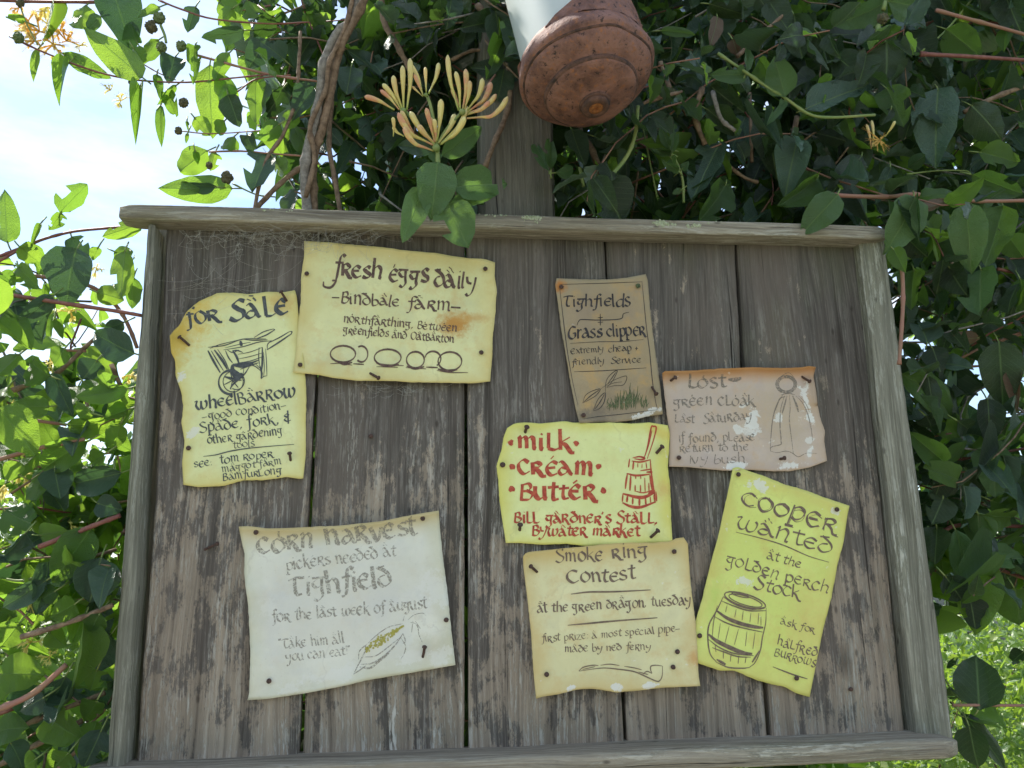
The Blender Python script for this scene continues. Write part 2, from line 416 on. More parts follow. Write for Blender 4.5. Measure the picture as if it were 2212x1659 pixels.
slab('side_batten', [(318, 484), (273, 1080), (226, 1690)], [(334, 484), (302, 1080), (262, 1690)], (484, 484), (1690, 1690), -0.026, 0.045, M['batten'], 0.0022, 0.004, 41)
slab('side_batten', [(1858, 517), (1924, 1080), (1986, 1600)], [(1912, 521), (1990, 1080), (2063, 1596)], (517, 521), (1596, 1594), -0.020, 0.040, M['batten'], 0.0015, 0.004, 77)

slab('groove_sky_block', [(326, 484), (300, 1080), (255, 1680)], [(380, 484), (352, 1080), (310, 1680)], (487, 487), (1670, 1670), 0.038, 0.012, M['post'], seed=91)  # pair added behind the side grooves to block sky and keep them dark
slab('groove_sky_block', [(1815, 517), (1880, 1080), (1930, 1600)], [(1885, 521), (1950, 1080), (2020, 1596)], (519, 521), (1596, 1594), 0.038, 0.012, M['post'], seed=95)
def rail(name, a, b, h, yb, yf, mat, seed, rad=0.012, n=90, wob=0.0012):
    """long horizontal rail with rounded section; a, b = ends (world) of its centre line"""
    V = []; Fc = []; seg = 20
    for j in range(n + 1):
        t = j / n; c = a.lerp(b, t)
        L_ = (b - a).length; de = min(t, 1 - t) * L_
        e = 1.0 if de > 0.02 else math.sqrt(max(0.02, 1 - (1 - de / 0.02) ** 2)) * 0.6 + 0.4 * (de / 0.02)
        hh = h / 2 * (0.72 + 0.28 * e) * (1 + 0.05 * noise.noise(Vector((c.x * 7, seed, 0)))); dd = (yb - yf) / 2 * (0.8 + 0.2 * e)
        cz = c.z + wob * 1.2 * noise.noise(Vector((c.x * 5, seed, 4)))
        for k in range(seg):
            an = 2 * math.pi * k / seg; ca, sa = math.cos(an), math.sin(an)
            ex = 0.24
            y = (yb + yf) / 2 + dd * math.copysign(abs(ca) ** ex, ca)
            z = cz + hh * math.copysign(abs(sa) ** ex, sa)
            w_ = wob * noise.noise(Vector((c.x * 22, k * 0.9, seed)))
            V.append((c.x, y + w_, z + w_))
    for j in range(n):
        for k in range(seg):
            q = j * seg + k; q2 = j * seg + (k + 1) % seg
            Fc.append((q, q2, q2 + seg, q + seg))
    Fc.append(tuple(range(seg))[::-1]); Fc.append(tuple(n * seg + k for k in range(seg)))
    me = mesh(name, V, Fc); bm = bmesh.new(); bm.from_mesh(me); bmesh.ops.recalc_face_normals(bm, faces=bm.faces); bm.to_mesh(me); bm.free()
    return link(name, me, mat, board, smooth=True)
b0_ = P(330, 850, .026); b1_ = P(1880, 850, .026)
rail('gap_sky_block', Vector((b0_.x, 0, b0_.z)), Vector((b1_.x, 0, b0_.z)), 0.05, 0.0292, 0.0248, M['post'], 31, wob=0.0003)  # added behind the planks to block sky showing through the gap
yf = -0.034
A0 = P(256, 453, yf); A1 = P(1917, 502, yf)
top_rail = rail('top_rail', Vector((A0.x, 0, A0.z - 0.001)), Vector((A1.x, 0, A1.z)), 0.0212, 0.004, yf, M['rail'], 3)
B0 = P(150, 1699, -0.06); B1 = P(2078, 1617, -0.06)
sill = rail('bottom_rail', Vector((B0.x, 0, B0.z)), Vector((B1.x, 0, B1.z)), 0.024, 0.024, -0.06, M['rail'], 9)
# lichen crusts along the top rail
lv = []; lf = []
rail_bvh = BVHTree.FromPolygons([v.co for v in top_rail.data.vertices], [tuple(p.vertices) for p in top_rail.data.polygons])
def on(bvh, px, py, off=0.0, fb=0.0):
    d = ray(px, py); h = bvh.ray_cast(CAM, d)
    if h[0] is None: return P(px, py, fb), Vector((0, -1, 0))
    nrm = h[1] if h[1].dot(d) < 0 else -h[1]
    return h[0] + nrm * off, nrm
for (cx, cy, rx, ry, n_) in [(1110, 462, 70, 6, 100), (1150, 470, 24, 8, 60), (1240, 462, 22, 4, 30), (1430, 482, 26, 6, 60), (1500, 487, 14, 3, 26), (1560, 476, 34, 5, 34), (1640, 474, 22, 4, 20), (600, 452, 50, 6, 14), (1380, 465, 40, 5, 20), (1755, 482, 20, 4, 10)]:
    for k in range(n_):
        px = cx + random.gauss(0, .45) * rx; py = cy + random.gauss(0, .5) * ry
        p, nn = on(rail_bvh, px, py, 0.0002)
        if abs(p.y) < 1e-6: continue
        r_ = random.uniform(0.0009, 0.0024); t1 = nn.orthogonal().normalized(); t2 = nn.cross(t1)
        b0 = len(lv); kk = 7; ph = random.random() * 6
        lv.append(p + nn * random.uniform(0.0003, 0.001))
        for q in range(kk):
            an = ph + 2 * math.pi * q / kk; rr = r_ * random.uniform(0.6, 1.2)
            lv.append(p + t1 * math.cos(an) * rr + t2 * math.sin(an) * rr)
        for q in range(kk): lf.append((b0, b0 + 1 + q, b0 + 1 + (q + 1) % kk))
lo = link('lichen', mesh('lichen', lv, lf), M['lichen'], top_rail); lo['kind'] = 'stuff'

# post behind the board
def box_post(name, px0, px1, yb, yfr, z0, z1, mat, label, cat):
    x0 = P(px0, 450, yfr).x; x1 = P(px1, 450, yfr).x
    V = []; Fc = []; n = 50; c = 12
    for j in range(n + 1):
        z = z0 + (z1 - z0) * j / n
        for k in range(c):
            an = 2 * math.pi * (k + 0.5) / c
            ca, sa = math.cos(an), math.sin(an); e = 0.35
            w_ = 0.003 * noise.noise(Vector((k, z * 6, 8)))
            V.append(((x0 + x1) / 2 + (x1 - x0) / 2 * math.copysign(abs(ca) ** e, ca) + w_, (yb + yfr) / 2 + (yb - yfr) / 2 * math.copysign(abs(sa) ** e, sa) + w_, z))
    for j in range(n):
        for k in range(c):
            q = j * c + k; q2 = j * c + (k + 1) % c; Fc.append((q, q2, q2 + c, q + c))
    Fc.append(tuple(n * c + k for k in range(c)))
    o = link(name, mesh(name, V, Fc), mat); o.location = (0, 0, 0)
    return tag(o, label, cat)
box_post('wooden_post', 1040, 1205, 0.145, 0.030, -0.05, 2.75, M['post'], 'thick grey wooden post standing behind the notice board, below the hanging lantern', 'post')

# ------------------------------------------------------------------ lettering: a broad-nib stroke alphabet
GL = {}
def G(ch, adv, s):
    st = []
    for part in s.split(';'):
        part = part.strip(); straight = part.startswith('/')
        pts = [tuple(float(v) for v in q.split(',')) for q in part.lstrip('/').split()]
        st.append((straight, pts))
    GL[ch] = (adv, st)
G('a', .95, '.1,.9 .32,1 .55,.65 .75,.1 .92,.02;.58,.5 .25,.5 .06,.22 .22,0 .5,.12 .63,.35')
G('b', .85, '.12,1.55 .12,.1 .42,0 .72,.25 .66,.62 .4,.78 .14,.6')
G('c', .82, '.72,.82 .42,1 .13,.7 .11,.3 .4,0 .76,.16')
G('d', .92, '.5,.82 .18,.68 .09,.32 .38,0 .74,.22 .78,.62 .55,1.02 .12,1.36;.0,1.3 .5,1.4')
G('D', .95, '.75,1.55 .75,.1 .88,.0;.72,.8 .38,.88 .1,.5 .16,.1 .46,0 .73,.3')
G('e', .82, '.72,.82 .42,1 .13,.7 .11,.3 .4,0 .76,.16;.16,.54 .62,.57')
G('f', .62, '.78,1.42 .55,1.58 .38,1.3 .34,.3 .26,-.38 .0,-.48;.05,.92 .68,.96')
G('g', .9, '.05,.98 .88,1;.42,.96 .1,.66 .3,.34 .58,.5 .64,.92;.64,.92 .6,.2 .64,-.25 .36,-.58 .1,-.42')
G('h', .88, '.14,1.6 .14,0;.14,.68 .45,.95 .7,.7 .68,.12 .82,0')
G('i', .4, '.18,1 .18,.12 .3,0;.16,1.28 .24,1.38')
G('k', .85, '.14,1.55 .14,0;.68,.98 .18,.5 .42,.4 .72,-.16 .95,-.22')
G('l', .38, '.16,1.55 .16,.12 .3,0')
G('L', .78, '.18,1.4 .18,.06;.14,.04 .5,.0 .78,.12')
G('m', 1.25, '.08,.85 .2,1 .2,0;.2,.72 .45,1 .6,.78 .6,0;.6,.72 .85,1 1.02,.78 1.02,.08 1.16,0')
G('n', .9, '.08,.9 .2,1 .2,0;.2,.7 .5,1 .7,.75 .7,.08 .84,0')
G('o', .88, '.44,1 .13,.75 .11,.3 .42,0 .76,.28 .76,.7 .44,1')
G('p', .88, '.16,1 .16,-.5;.0,-.55 .42,-.55;.16,.8 .48,1 .76,.7 .7,.2 .42,.0 .18,.14')
G('R', .86, '.16,1 .16,0;.1,.86 .45,1 .66,.8 .5,.56 .2,.5;.3,.5 .55,.2 .72,-.14 .95,-.16')
G('r', .6, '.16,1 .16,0;.16,.62 .36,.95 .6,.94')
G('s', .72, '.64,.9 .4,1 .16,.8 .32,.55 .6,.38 .58,.1 .34,0 .05,.12')
G('t', .64, '.34,1.32 .28,.4 .38,.04 .64,.08;.0,.94 .66,.98')
G('u', .9, '.1,1 .12,.32 .36,0 .66,.22;.68,1 .68,.12 .84,0')
G('v', .78, '.06,1 .22,.4 .36,0 .58,.4 .72,1')
G('w', 1.25, '.0,.92 .2,1 .1,.5 .26,.04 .5,.1 .62,.62;.64,.98 .6,.3 .76,0 1.04,.2 1.14,.7 .98,1')
G('y', .85, '.08,1 .18,.55 .48,.46;.8,1 .7,.4 .46,-.3 .16,-.55 .0,-.4')
G('z', .78, '/.08,.96 .7,1 .1,.04 .74,0')
G('x', .78, '.1,1 .4,.5 .72,0;/.7,1 .1,0')
G('B', .9, '.16,1.3 .16,0;.06,1.2 .5,1.32 .66,1 .5,.76 .2,.7;.45,.74 .8,.5 .7,.1 .4,-.02 .12,.06')
G('C', 1.1, '.95,1.22 .55,1.4 .14,1 .12,.42 .5,0 1,.2')
G('S', .95, '.85,1.25 .5,1.4 .2,1.12 .45,.76 .8,.5 .74,.1 .36,-.1 .0,.1')
G('T', .95, '.0,1.15 .45,1.3 1.0,1.28;.42,1.25 .36,.5 .46,.08 .76,.06')
G('G', 1.05, '.9,1.3 .42,1.32 .12,.8 .2,.2 .6,0 .9,.2 .86,.62 .58,.6')
G('I', .4, '.2,1.3 .2,0')
G('E', .98, '.9,1.15 .5,1.3 .13,.9 .16,.3 .5,0 .9,.15;.2,.7 .75,.74')
G('O', 1.1, '.58,1.35 .15,1 .14,.4 .54,0 .98,.36 .98,1 .58,1.35')
G(',', .35, '.16,.12 .2,.0 .05,-.26'); G('.', .3, '.14,.08 .16,.02')
G(':', .35, '.16,.14 .18,.06;.16,.74 .18,.66')
G('-', .95, '/.0,.5 .78,.54'); G("'", .3, '.16,1.4 .08,1.1'); G('"', .5, '/.1,1.4 .08,1.15;/.3,1.4 .28,1.15')
G('&', .9, '.62,.72 .34,.92 .12,.7 .34,.5 .1,.25 .36,.02 .78,.12;.52,1.35 .5,-.3')
G('!', .35, '/.22,1.4 .16,.42;.14,.1 .16,.04'); G('+', .7, '/.0,.5 .6,.5;/.3,.85 .3,.15')
GL['ä'] = (.95, GL['a'][1] + [(False, [(.3, 1.26), (.35, 1.33)]), (False, [(.62, 1.26), (.67, 1.33)]), (False, [(.46, 1.5), (.5, 1.58)])])
GL['ė'] = (.82, GL['e'][1] + [(False, [(.36, 1.32), (.44, 1.26)])])
GL['ö'] = (.88, GL['o'][1] + [(False, [(.4, 1.32), (.5, 1.26)])])

class Ink:
    def __init__(s, bvh, off=0.00035):
        s.V = []; s.Fc = []; s.bvh = bvh; s.off = off; s.k = 0
    def ribbon(s, pts, w, nib=R(38), tmin=0.22, taper=False, flat=False):
        """pts in reference pixels (y down), w = nib width in pixels"""
        n = len(pts)
        if n < 2: return
        s.k += 1; off = s.off + (s.k % 24) * 0.000012
        b0 = len(s.V)
        for i in range(n):
            t = pts[min(i+1, n-1)] - pts[max(i-1, 0)]
            if t.length < 1e-6: t = Vector((1, 0))
            t.normalize(); an = math.atan2(-t.y, t.x)
            h = w / 2 * 1.15 if flat else w / 2 * 1.24 * math.sqrt(tmin ** 2 + (1 - tmin ** 2) * math.sin(an - nib) ** 2)
            if taper: h *= 0.35 + 0.65 * math.sin(math.pi * min(1, max(0, (i + .3) / n))) 
            h *= 1 + 0.10 * noise.noise(Vector((pts[i].x * .3, pts[i].y * .3, 1.7)))
            nn = Vector((-t.y, t.x)) * h
            for q in (pts[i] + nn, pts[i] - nn):
                p, _ = on(s.bvh, q.x, q.y, off); s.V.append(p)
        for i in range(n - 1):
            a = b0 + 2 * i; s.Fc.append((a, a + 1, a + 3, a + 2))
        # pen-tip ends
    def text(s, crop, txt, x0, y0, x1, y1, xh, weight=0.2, slant=0.0, track=1.0):
        a = Vector(cv(crop, (x0, y0))); b = Vector(cv(crop, (x1, y1))); sc_ = cs(crop) * xh
        adv = sum(GL[c][0] if c != ' ' else .55 for c in txt)
        d = (b - a); Wd = d.length; d.normalize(); up = Vector((d.y, -d.x))
        sx = Wd / adv; x = 0.0
        for ch in txt:
            if ch == ' ': x += .55; continue
            ad, st = GL[ch]
            jx = random.uniform(-.05, .05); jy = random.uniform(-.09, .09); js = random.uniform(.88, 1.10); jk = random.uniform(-.09, .09); wt = weight * random.uniform(.85, 1.18)
            for straight, pts in st:
                q = [a + d * ((x + (px + jx + (slant + jk) * py + random.uniform(-.025, .025))) * sx) + up * ((py * js + jy + random.uniform(-.03, .03)) * sc_) for px, py in pts]
                if len(q) == 2: q = [q[0], q[0].lerp(q[1], .5), q[1]]
                q = [Vector((v.x, v.y)) for v in q]
                if not straight: q = [Vector((v.x, v.y)) for v in catmull([Vector((v.x, v.y, 0)) for v in q], 5)]
                dot = len(pts) == 2 and (Vector(pts[0]) - Vector(pts[1])).length < .12
                s.ribbon(q, wt * sc_ * (1.15 if dot else 1.0), flat=dot)
            x += ad
    def line(s, crop, pts, w, taper=True, smooth=True, flat=True):
        q = [Vector(cv(crop, p)) for p in pts]
        if smooth and len(q) > 2: q = [Vector((v.x, v.y)) for v in catmull([Vector((v.x, v.y, 0)) for v in q], 5)]
        elif len(q) == 2: q = [q[0].lerp(q[1], k / 4) for k in range(5)]
        s.ribbon(q, w * cs(crop), taper=taper, flat=flat)
    def oval(s, crop, cx, cy, rx, ry, w, a0=0, a1=360, rot=0, heavy=False):
        pts = []
        for k in range(21):
            an = R(a0 + (a1 - a0) * k / 20); x, y = rx * math.cos(an), ry * math.sin(an)
            cr_, sr_ = math.cos(R(rot)), math.sin(R(rot)); pts.append((cx + x * cr_ - y * sr_, cy + x * sr_ + y * cr_))
        q = [Vector(cv(crop, p)) for p in pts]; s.ribbon(q, w * cs(crop), tmin=0.5 if heavy else 0.8, nib=R(70))
    def blob(s, crop, cx, cy, r):
        s.k += 1; c = Vector(cv(crop, (cx, cy))); r *= cs(crop); b0 = len(s.V); n = 9
        for k in range(n):
            an = 2 * math.pi * k / n; rr = r * random.uniform(.65, 1.2)
            p, _ = on(s.bvh, c.x + math.cos(an) * rr, c.y + math.sin(an) * rr, s.off + (s.k % 24) * 0.000012); s.V.append(p)
        s.Fc.append(tuple(range(b0, b0 + n)))
    def make(s, name, mat, parent):
        return link(name, mesh(name, s.V, s.Fc), mat, parent)

def ink_mat(name, c, fade=0.15, c2=None):
    m = NT(name); n_ = m.noise(m.coord((1, 1, 1), rnd=False), 160, 4, 0.7)
    c2 = c2 or tuple(v * 1.9 + 0.03 for v in c)
    col = m.mix(m.ramp(n_, [(0.35, 0.0), (0.65, 1.0)]), c, c2); m.base(col, 0.75, 0.25)
    tr = m.n('BsdfTransparent'); ms = m.n('MixShader')
    n2 = m.noise(m.coord((1, 1, 1), rnd=False), 420, 3, 0.7)
    lo_ = 0.5 - fade * 0.35
    f = m.ramp(n2, [(0.62 - fade * 0.42, 0.0), (0.72 - fade * 0.25, 1.0)])
    f = m.math('MAXIMUM', m.math('MULTIPLY', f, min(1.0, fade * 1.6)), fade * 0.5)
    m.L(f, ms.inputs[0]); m.L(m.b.outputs[0], ms.inputs[1]); m.L(tr.outputs[0], ms.inputs[2]); m.L(ms.outputs[0], m.out.inputs[0])
    return m.m
M['ink_slate'] = ink_mat('slate_ink', (0.055, 0.062, 0.068), 0.05, (0.12, 0.13, 0.13))
M['ink_brown'] = ink_mat('brown_ink', (0.085, 0.052, 0.045), 0.05, (0.20, 0.13, 0.10))
M['ink_black'] = ink_mat('black_ink', (0.03, 0.028, 0.03), 0.10, (0.08, 0.07, 0.07))
M['ink_faded'] = ink_mat('faded_ink', (0.30, 0.275, 0.22), 0.55, (0.36, 0.33, 0.27))
M['ink_grey'] = ink_mat('faded_grey_ink', (0.25, 0.225, 0.18), 0.5, (0.24, 0.21, 0.17))
M['ink_red'] = ink_mat('red_ink', (0.36, 0.045, 0.035), 0.03, (0.58, 0.14, 0.07))
M['ink_umber'] = ink_mat('umber_ink', (0.14, 0.10, 0.085), 0.18, (0.26, 0.19, 0.13))
M['ink_green'] = ink_mat('green_pencil', (0.07, 0.10, 0.045), 0.25, (0.15, 0.18, 0.08))
M['ink_yellow'] = ink_mat('yellow_pencil', (0.42, 0.38, 0.06), 0.35, (0.5, 0.45, 0.12))

SOFT = [False]
def paper_mat(name, base, edge_c, stains=(), mott=0.5, orange=0.2, whites=(), grey=0.2, top=None, sheen=0.4, specks=0.6):
    """stains / whites: (u, v, radius_u, radius_v, strength)"""
    m = NT(name)
    uvn = m.n('UVMap'); co = m.coord((1, 1, 1))
    n1 = m.noise(co, 14, 5, 0.6); n2 = m.noise(co, 42, 5, 0.65); n3 = m.noise(co, 300, 3, 0.7); n4 = m.noise(co, 150, 4, 0.8)
    c = m.mix(m.math('MULTIPLY', m.ramp(n1, [(0.40, 0.0), (0.66, 1.0)]), mott), base, tuple(min(1, v * 1.12 + 0.07) for v in base))
    c = m.mix(m.math('MULTIPLY', m.ramp(m.noise(m.coord((1, 1, 1), loc=(3, 1, 7)), 16, 5, 0.65), [(0.48, 0.0), (0.7, 1.0)]), grey), c, (base[0]*.62, base[1]*.66, base[2]*.85 + .05))
    c = m.mix(m.math('MULTIPLY', m.ramp(n4, [(0.55, 0.0), (0.75, 1.0)]), 0.22), c, (base[0]*.7, base[1]*.66, base[2]*.7))
    c = m.mix(m.math('MULTIPLY', m.ramp(n2, [(0.50, 0.0), (0.68, 1.0)]), orange * 1.5), c, (0.62, 0.36, 0.10))
    sx = m.n('SeparateXYZ'); m.L(uvn.outputs[0], sx.inputs[0])
    def mind(o):
        return m.math('MINIMUM', o, m.math('SUBTRACT', 1.0, o))
    e = m.math('MINIMUM', mind(sx.outputs['X']), mind(sx.outputs['Y']))
    e = m.math('ADD', e, m.math('MULTIPLY', m.math('SUBTRACT', n1, 0.5), 0.14))
    c = m.mix(m.ramp(e, [(0.0, 0.75), (0.11, 0.0)]), c, edge_c)
    if top:
        tt = m.math('ADD', sx.outputs['Y'], m.math('MULTIPLY', m.math('SUBTRACT', n1, 0.5), 0.12))
        c = m.mix(m.ramp(tt, [(top[1], 0.0), (1.0, top[2])]), c, top[0])
    def spot(u, v, ru, rv, edge0, edge1, wob, scale=1.0):
        a = m.math('DIVIDE', m.math('SUBTRACT', sx.outputs['X'], u), ru); b = m.math('DIVIDE', m.math('SUBTRACT', sx.outputs['Y'], v), rv)
        d = m.math('SQRT', m.math('ADD', m.math('MULTIPLY', a, a), m.math('MULTIPLY', b, b)))
        d = m.math('ADD', d, m.math('MULTIPLY', m.math('SUBTRACT', n2, 0.5), wob))
        d = m.math('ADD', d, m.math('MULTIPLY', m.math('SUBTRACT', n4, 0.5), wob * .8))
        return m.ramp(m.math('MULTIPLY', d, 0.5), [(edge0, 1.0), (edge1, 0.0)])
    for (u, v, ru, rv, st, col) in stains:
        c = m.mix(m.math('MULTIPLY', spot(u, v, ru, rv, 0.12, 0.5, 1.8), st), c, col)
    for (u, v, ru, rv, st) in whites:
        c = m.mix(m.math('MULTIPLY', spot(u, v, ru, rv, 0.36 if name == 'paper_corn' else 0.41, 0.55 if name == 'paper_corn' else 0.49, 3.8), st * .85), c, (0.76, 0.75, 0.68))
    fl = m.ramp(n3, [(0.66, 0.0), (0.74, 1.0)])
    c = m.mix(m.math('MULTIPLY', fl, 0.35 * specks), c, (0.36, 0.28, 0.14))
    fw = m.math('MULTIPLY', m.ramp(m.noise(m.coord((1, 1, 1), loc=(9, 4, 2)), 60, 4, 0.7), [(0.68, 0.0), (0.72, 1.0)]), 0.7 * specks)
    c = m.mix(fw, c, (0.82, 0.81, 0.76))
    vc = m.n('TexVoronoi', feature='DISTANCE_TO_EDGE'); vc.inputs['Scale'].default_value = 11.0
    cd = m.n('VectorMath', operation='ADD'); m.L(co, cd.inputs[0]); cq = m.n('CombineXYZ'); m.L(m.math('MULTIPLY', n1, 0.08), cq.inputs['X']); m.L(m.math('MULTIPLY', n2, 0.05), cq.inputs['Z']); m.L(cq.outputs[0], cd.inputs[1]); m.L(cd.outputs[0], vc.inputs['Vector'])
    crs = m.math('MULTIPLY', m.ramp(vc.outputs['Distance'], [(0.0, 1.0), (0.02, 0.0)]), m.ramp(n1, [(0.5, 0.0), (0.62, 1.0)]))
    c = m.mix(m.math('MULTIPLY', crs, 0.22), c, (base[0]*.55, base[1]*.5, base[2]*.5))
    m.base(c, 0.62, sheen)
    m.bump(m.math('ADD', m.math('MULTIPLY', n2, 0.8), m.math('MULTIPLY', n3, 0.35)), 0.35, 0.0012)
    return m.m

NAILS = []
def notice(name, label, crop, top, right, bottom, left, mat, base=0.002, curl=None, wav=0.0020, seed=0, group='handwritten notices pinned to the board', n=44):
    """Coons patch between four traced edges; lies just off the planks"""
    def rs(poly):
        pts = [Vector(cv(crop, p)) for p in poly]
        acc = [0]
        for a, b in zip(pts, pts[1:]): acc.append(acc[-1] + (b - a).length)
        def f(t):
            s_ = t * acc[-1]
            for i in range(len(pts) - 1):
                if s_ <= acc[i+1] or i == len(pts) - 2:
                    q = pts[i].lerp(pts[i+1], (s_ - acc[i]) / max(1e-6, acc[i+1] - acc[i])); break
            w_ = 0.9 * math.sin(math.pi * t)
            return q + Vector((noise.noise(Vector((q.x * .12, q.y * .12, seed))) * w_, noise.noise(Vector((q.x * .12, q.y * .12, seed + 5))) * w_)) * 1.3
        return f
    T, Rr, Bo, Le = rs(top), rs(right), rs(bottom), rs(left)
    tl, tr, br, bl = T(0), T(1), Bo(1), Bo(0)
    V = []; UV = []; H = []
    for j in range(n + 1):
        v = j / n
        for i in range(n + 1):
            u = i / n
            q = (1-v)*T(u) + v*Bo(u) + (1-u)*Le(v) + u*Rr(v) - ((1-u)*(1-v)*tl + u*(1-v)*tr + (1-u)*v*bl + u*v*br)
            h = base + 0.0007 + wav * (0.5 + 0.8 * noise.noise(Vector((q.x * .013, q.y * .013, seed)))) + 0.0004 * noise.noise(Vector((q.x * .05, q.y * .05, seed)))
            ed = max(0, 1 - min(u, v, 1-u, 1-v) / 0.09)
            h += 0.0050 * ed * ed * max(0, noise.noise(Vector((q.x * .02, q.y * .02, seed + 9))) + .35)
            if curl: h += curl(u, v)
            V.append(P(q.x, q.y, -h)); UV.append((u, 1 - v))
    m1 = (n + 1) ** 2
    for k in range(m1): V.append(V[k] + Vector((0, 0.0007, 0))); UV.append(UV[k])
    Fc = []
    for j in range(n):
        for i in range(n):
            a = j * (n+1) + i; Fc.append((a, a + n + 1, a + n + 2, a + 1)); b = a + m1; Fc.append((b, b + 1, b + n + 2, b + n + 1))
    rim = [i for i in range(n+1)] + [j*(n+1)+n for j in range(1, n+1)] + [n*(n+1)+i for i in range(n-1, -1, -1)] + [j*(n+1) for j in range(n-1, 0, -1)]
    for a, b in zip(rim, rim[1:] + rim[:1]): Fc.append((a, b, b + m1, a + m1))
    root = empty(name, V[n * (n+1)], label, 'notice', group)
    sh = link('sheet', mesh('sheet', V, Fc, UV), mat, root, smooth=True)
    bvh = BVHTree.FromPolygons(V[:m1], Fc[0:2*n*n:2])
    return root, bvh

YE = (0.70, 0.66, 0.27)
# --- wheelbarrow notice
def cA(u, v): return 0.012 * max(0, 1 - (u + v * .7) / 0.28) ** 1.6
nA, bA = notice('wheelbarrow_notice', 'tall yellow notice with a drawing of a wheelbarrow, headed for sale', 'A',
    [(75,430),(110,385),(150,350),(200,250),(290,170),(440,100),(560,97),(700,110),(830,90),(950,95),(1040,78)],
    [(1040,78),(1055,120),(1068,260),(1090,450),(1120,730),(1130,900),(1125,1100),(1125,1350),(1105,1530)],
    [(180,1580),(300,1598),(500,1588),(640,1545),(800,1545),(980,1520),(1080,1535),(1105,1530)],
    [(75,430),(85,560),(118,620),(120,740),(165,870),(180,990),(165,1100),(190,1250),(170,1400),(180,1580)],
    paper_mat('paper_wheelbarrow', (0.73, 0.74, 0.36), (0.68, 0.56, 0.16), [(0.12, .93, .35, .2, .8, (0.66, 0.44, 0.06)), (0.9, .93, .12, .08, .6, (0.6, .38, .1))], 0.5, 0.12, [(.05, .7, .05, .03, .9), (.08, .33, .05, .03, .8)], 0.15), 0.003, cA, seed=1)
k = Ink(bA)
k.text('A', 'foR', 195,345, 470,318, 92, .26); k.text('A', 'SäLe', 545,305, 1000,252, 105, .27)
k.text('A', 'wheelBäRRow', 280,1003, 1050,893, 70, .2); k.text('A', '-good condition-', 325,1085, 985,992, 44, .17)
k.text('A', 'Späde, foRk, &', 305,1180, 1015,1090, 58, .19); k.text('A', 'otheR gäRdening', 365,1265, 950,1190, 45, .18)
k.text('A', 'tools', 565,1300, 735,1284, 38, .16); k.text('A', 'see:', 260,1446, 405,1432, 42, .18)
k.text('A', 'tom RopeR', 460,1420, 880,1362, 44, .19); k.text('A', 'mäggot fäRm', 480,1482, 940,1420, 38, .18); k.text('A', 'BämfuRLong', 485,1548, 940,1492, 40, .19)
k.line('A', [(335,1362),(430,1350),(550,1320),(720,1295),(1035,1268)], 8)
for pts, w in [([(370,520),(500,505),(640,457),(820,455)],7),([(385,530),(460,500),(620,460)],5),([(640,457),(720,465),(830,462)],8),([(490,540),(640,515),(760,480),(860,470)],7),
    ([(500,525),(600,500),(700,480)],5),([(725,445),(800,400),(875,378)],7),([(740,455),(820,425),(885,385)],9),([(875,378),(888,386)],6),([(830,490),(930,440),(1000,398)],8),([(825,540),(920,480),(1015,415)],11),([(1000,398),(1018,400),(1012,420)],8),
    ([(370,545),(410,620),(465,715)],16),([(395,545),(440,620),(490,700)],8),([(420,540),(480,620),(520,690)],18),([(445,535),(500,620),(535,700)],7),([(505,545),(530,600),(560,640)],9),([(560,545),(590,590),(610,645)],16),([(520,540),(560,560),(610,540)],7),
    ([(600,575),(700,555),(790,520)],5),([(605,610),(700,590),(800,560)],5),([(610,640),(700,625),(800,590)],6),([(560,655),(640,660),(720,640)],34),([(600,640),(700,640),(760,620)],12),([(560,690),(600,740),(640,730)],44),([(620,690),(700,660),(760,640)],9),([(560,655),(560,700),(580,760)],30),
    ([(765,520),(762,600),(770,660)],7),([(790,520),(790,620),(785,700)],14),([(815,530),(822,640),(825,740)],6),([(770,660),(785,720),(780,760)],14),([(825,740),(800,745),(780,765)],6),([(800,560),(805,680),(800,740)],5),([(830,540),(830,500),(860,465)],6),
    ([(700,655),(740,670),(775,700)],7),([(740,650),(770,680)],5),([(620,470),(630,510)],22),([(400,515),(450,510)],7),([(640,560),(600,545),(560,545)],9),([(650,660),(640,760),(655,780)],5)]:
    k.line('A', pts, w)
k.oval('A', 545,790, 92, 92, 16, 60, 320, 20, True); k.oval('A', 565,785, 78, 80, 6); k.oval('A', 590,780, 62, 66, 6, -60, 120)
for an in range(0, 360, 51): k.line('A', [(560,775),(560+70*math.cos(R(an)), 775+72*math.sin(R(an)))], 7)
k.line('A', [(500,745),(560,760),(600,770)], 14); k.line('A', [(540,840),(570,800),(620,760)], 12); k.line('A', [(560,790),(640,740),(690,670)], 9)
k.make('lettering', M['ink_slate'], nA)
# --- eggs notice
nB, bB = notice('eggs_notice', 'wide yellow notice headed fresh eggs daily, with a row of drawn eggs', 'B',
    [(145,62),(400,75),(650,100),(950,125),(1250,165),(1500,185),(1700,220),(1850,240),(2000,245),(2110,282)],
    [(2110,282),(2105,420),(2130,580),(2115,700),(2110,850),(2085,1050),(2080,1250),(2065,1430),(2060,1505)],
    [(30,1415),(160,1425),(300,1440),(450,1470),(700,1500),(1050,1500),(1250,1515),(1600,1520),(1900,1525),(2060,1505)],
    [(145,62),(145,220),(115,420),(110,700),(90,850),(60,1200),(30,1415)],
    paper_mat('paper_eggs', (0.71, 0.69, 0.34), (0.68, 0.55, 0.20), [(.80, .46, .10, .13, 1.0, (0.55, 0.28, 0.06)), (.90, .52, .12, .05, .7, (0.6, 0.36, 0.10)), (.5, .95, .6, .12, .4, (0.62, 0.46, 0.14))], 0.6, 0.22, [], 0.28), 0.0052, None, seed=2)
k = Ink(bB)
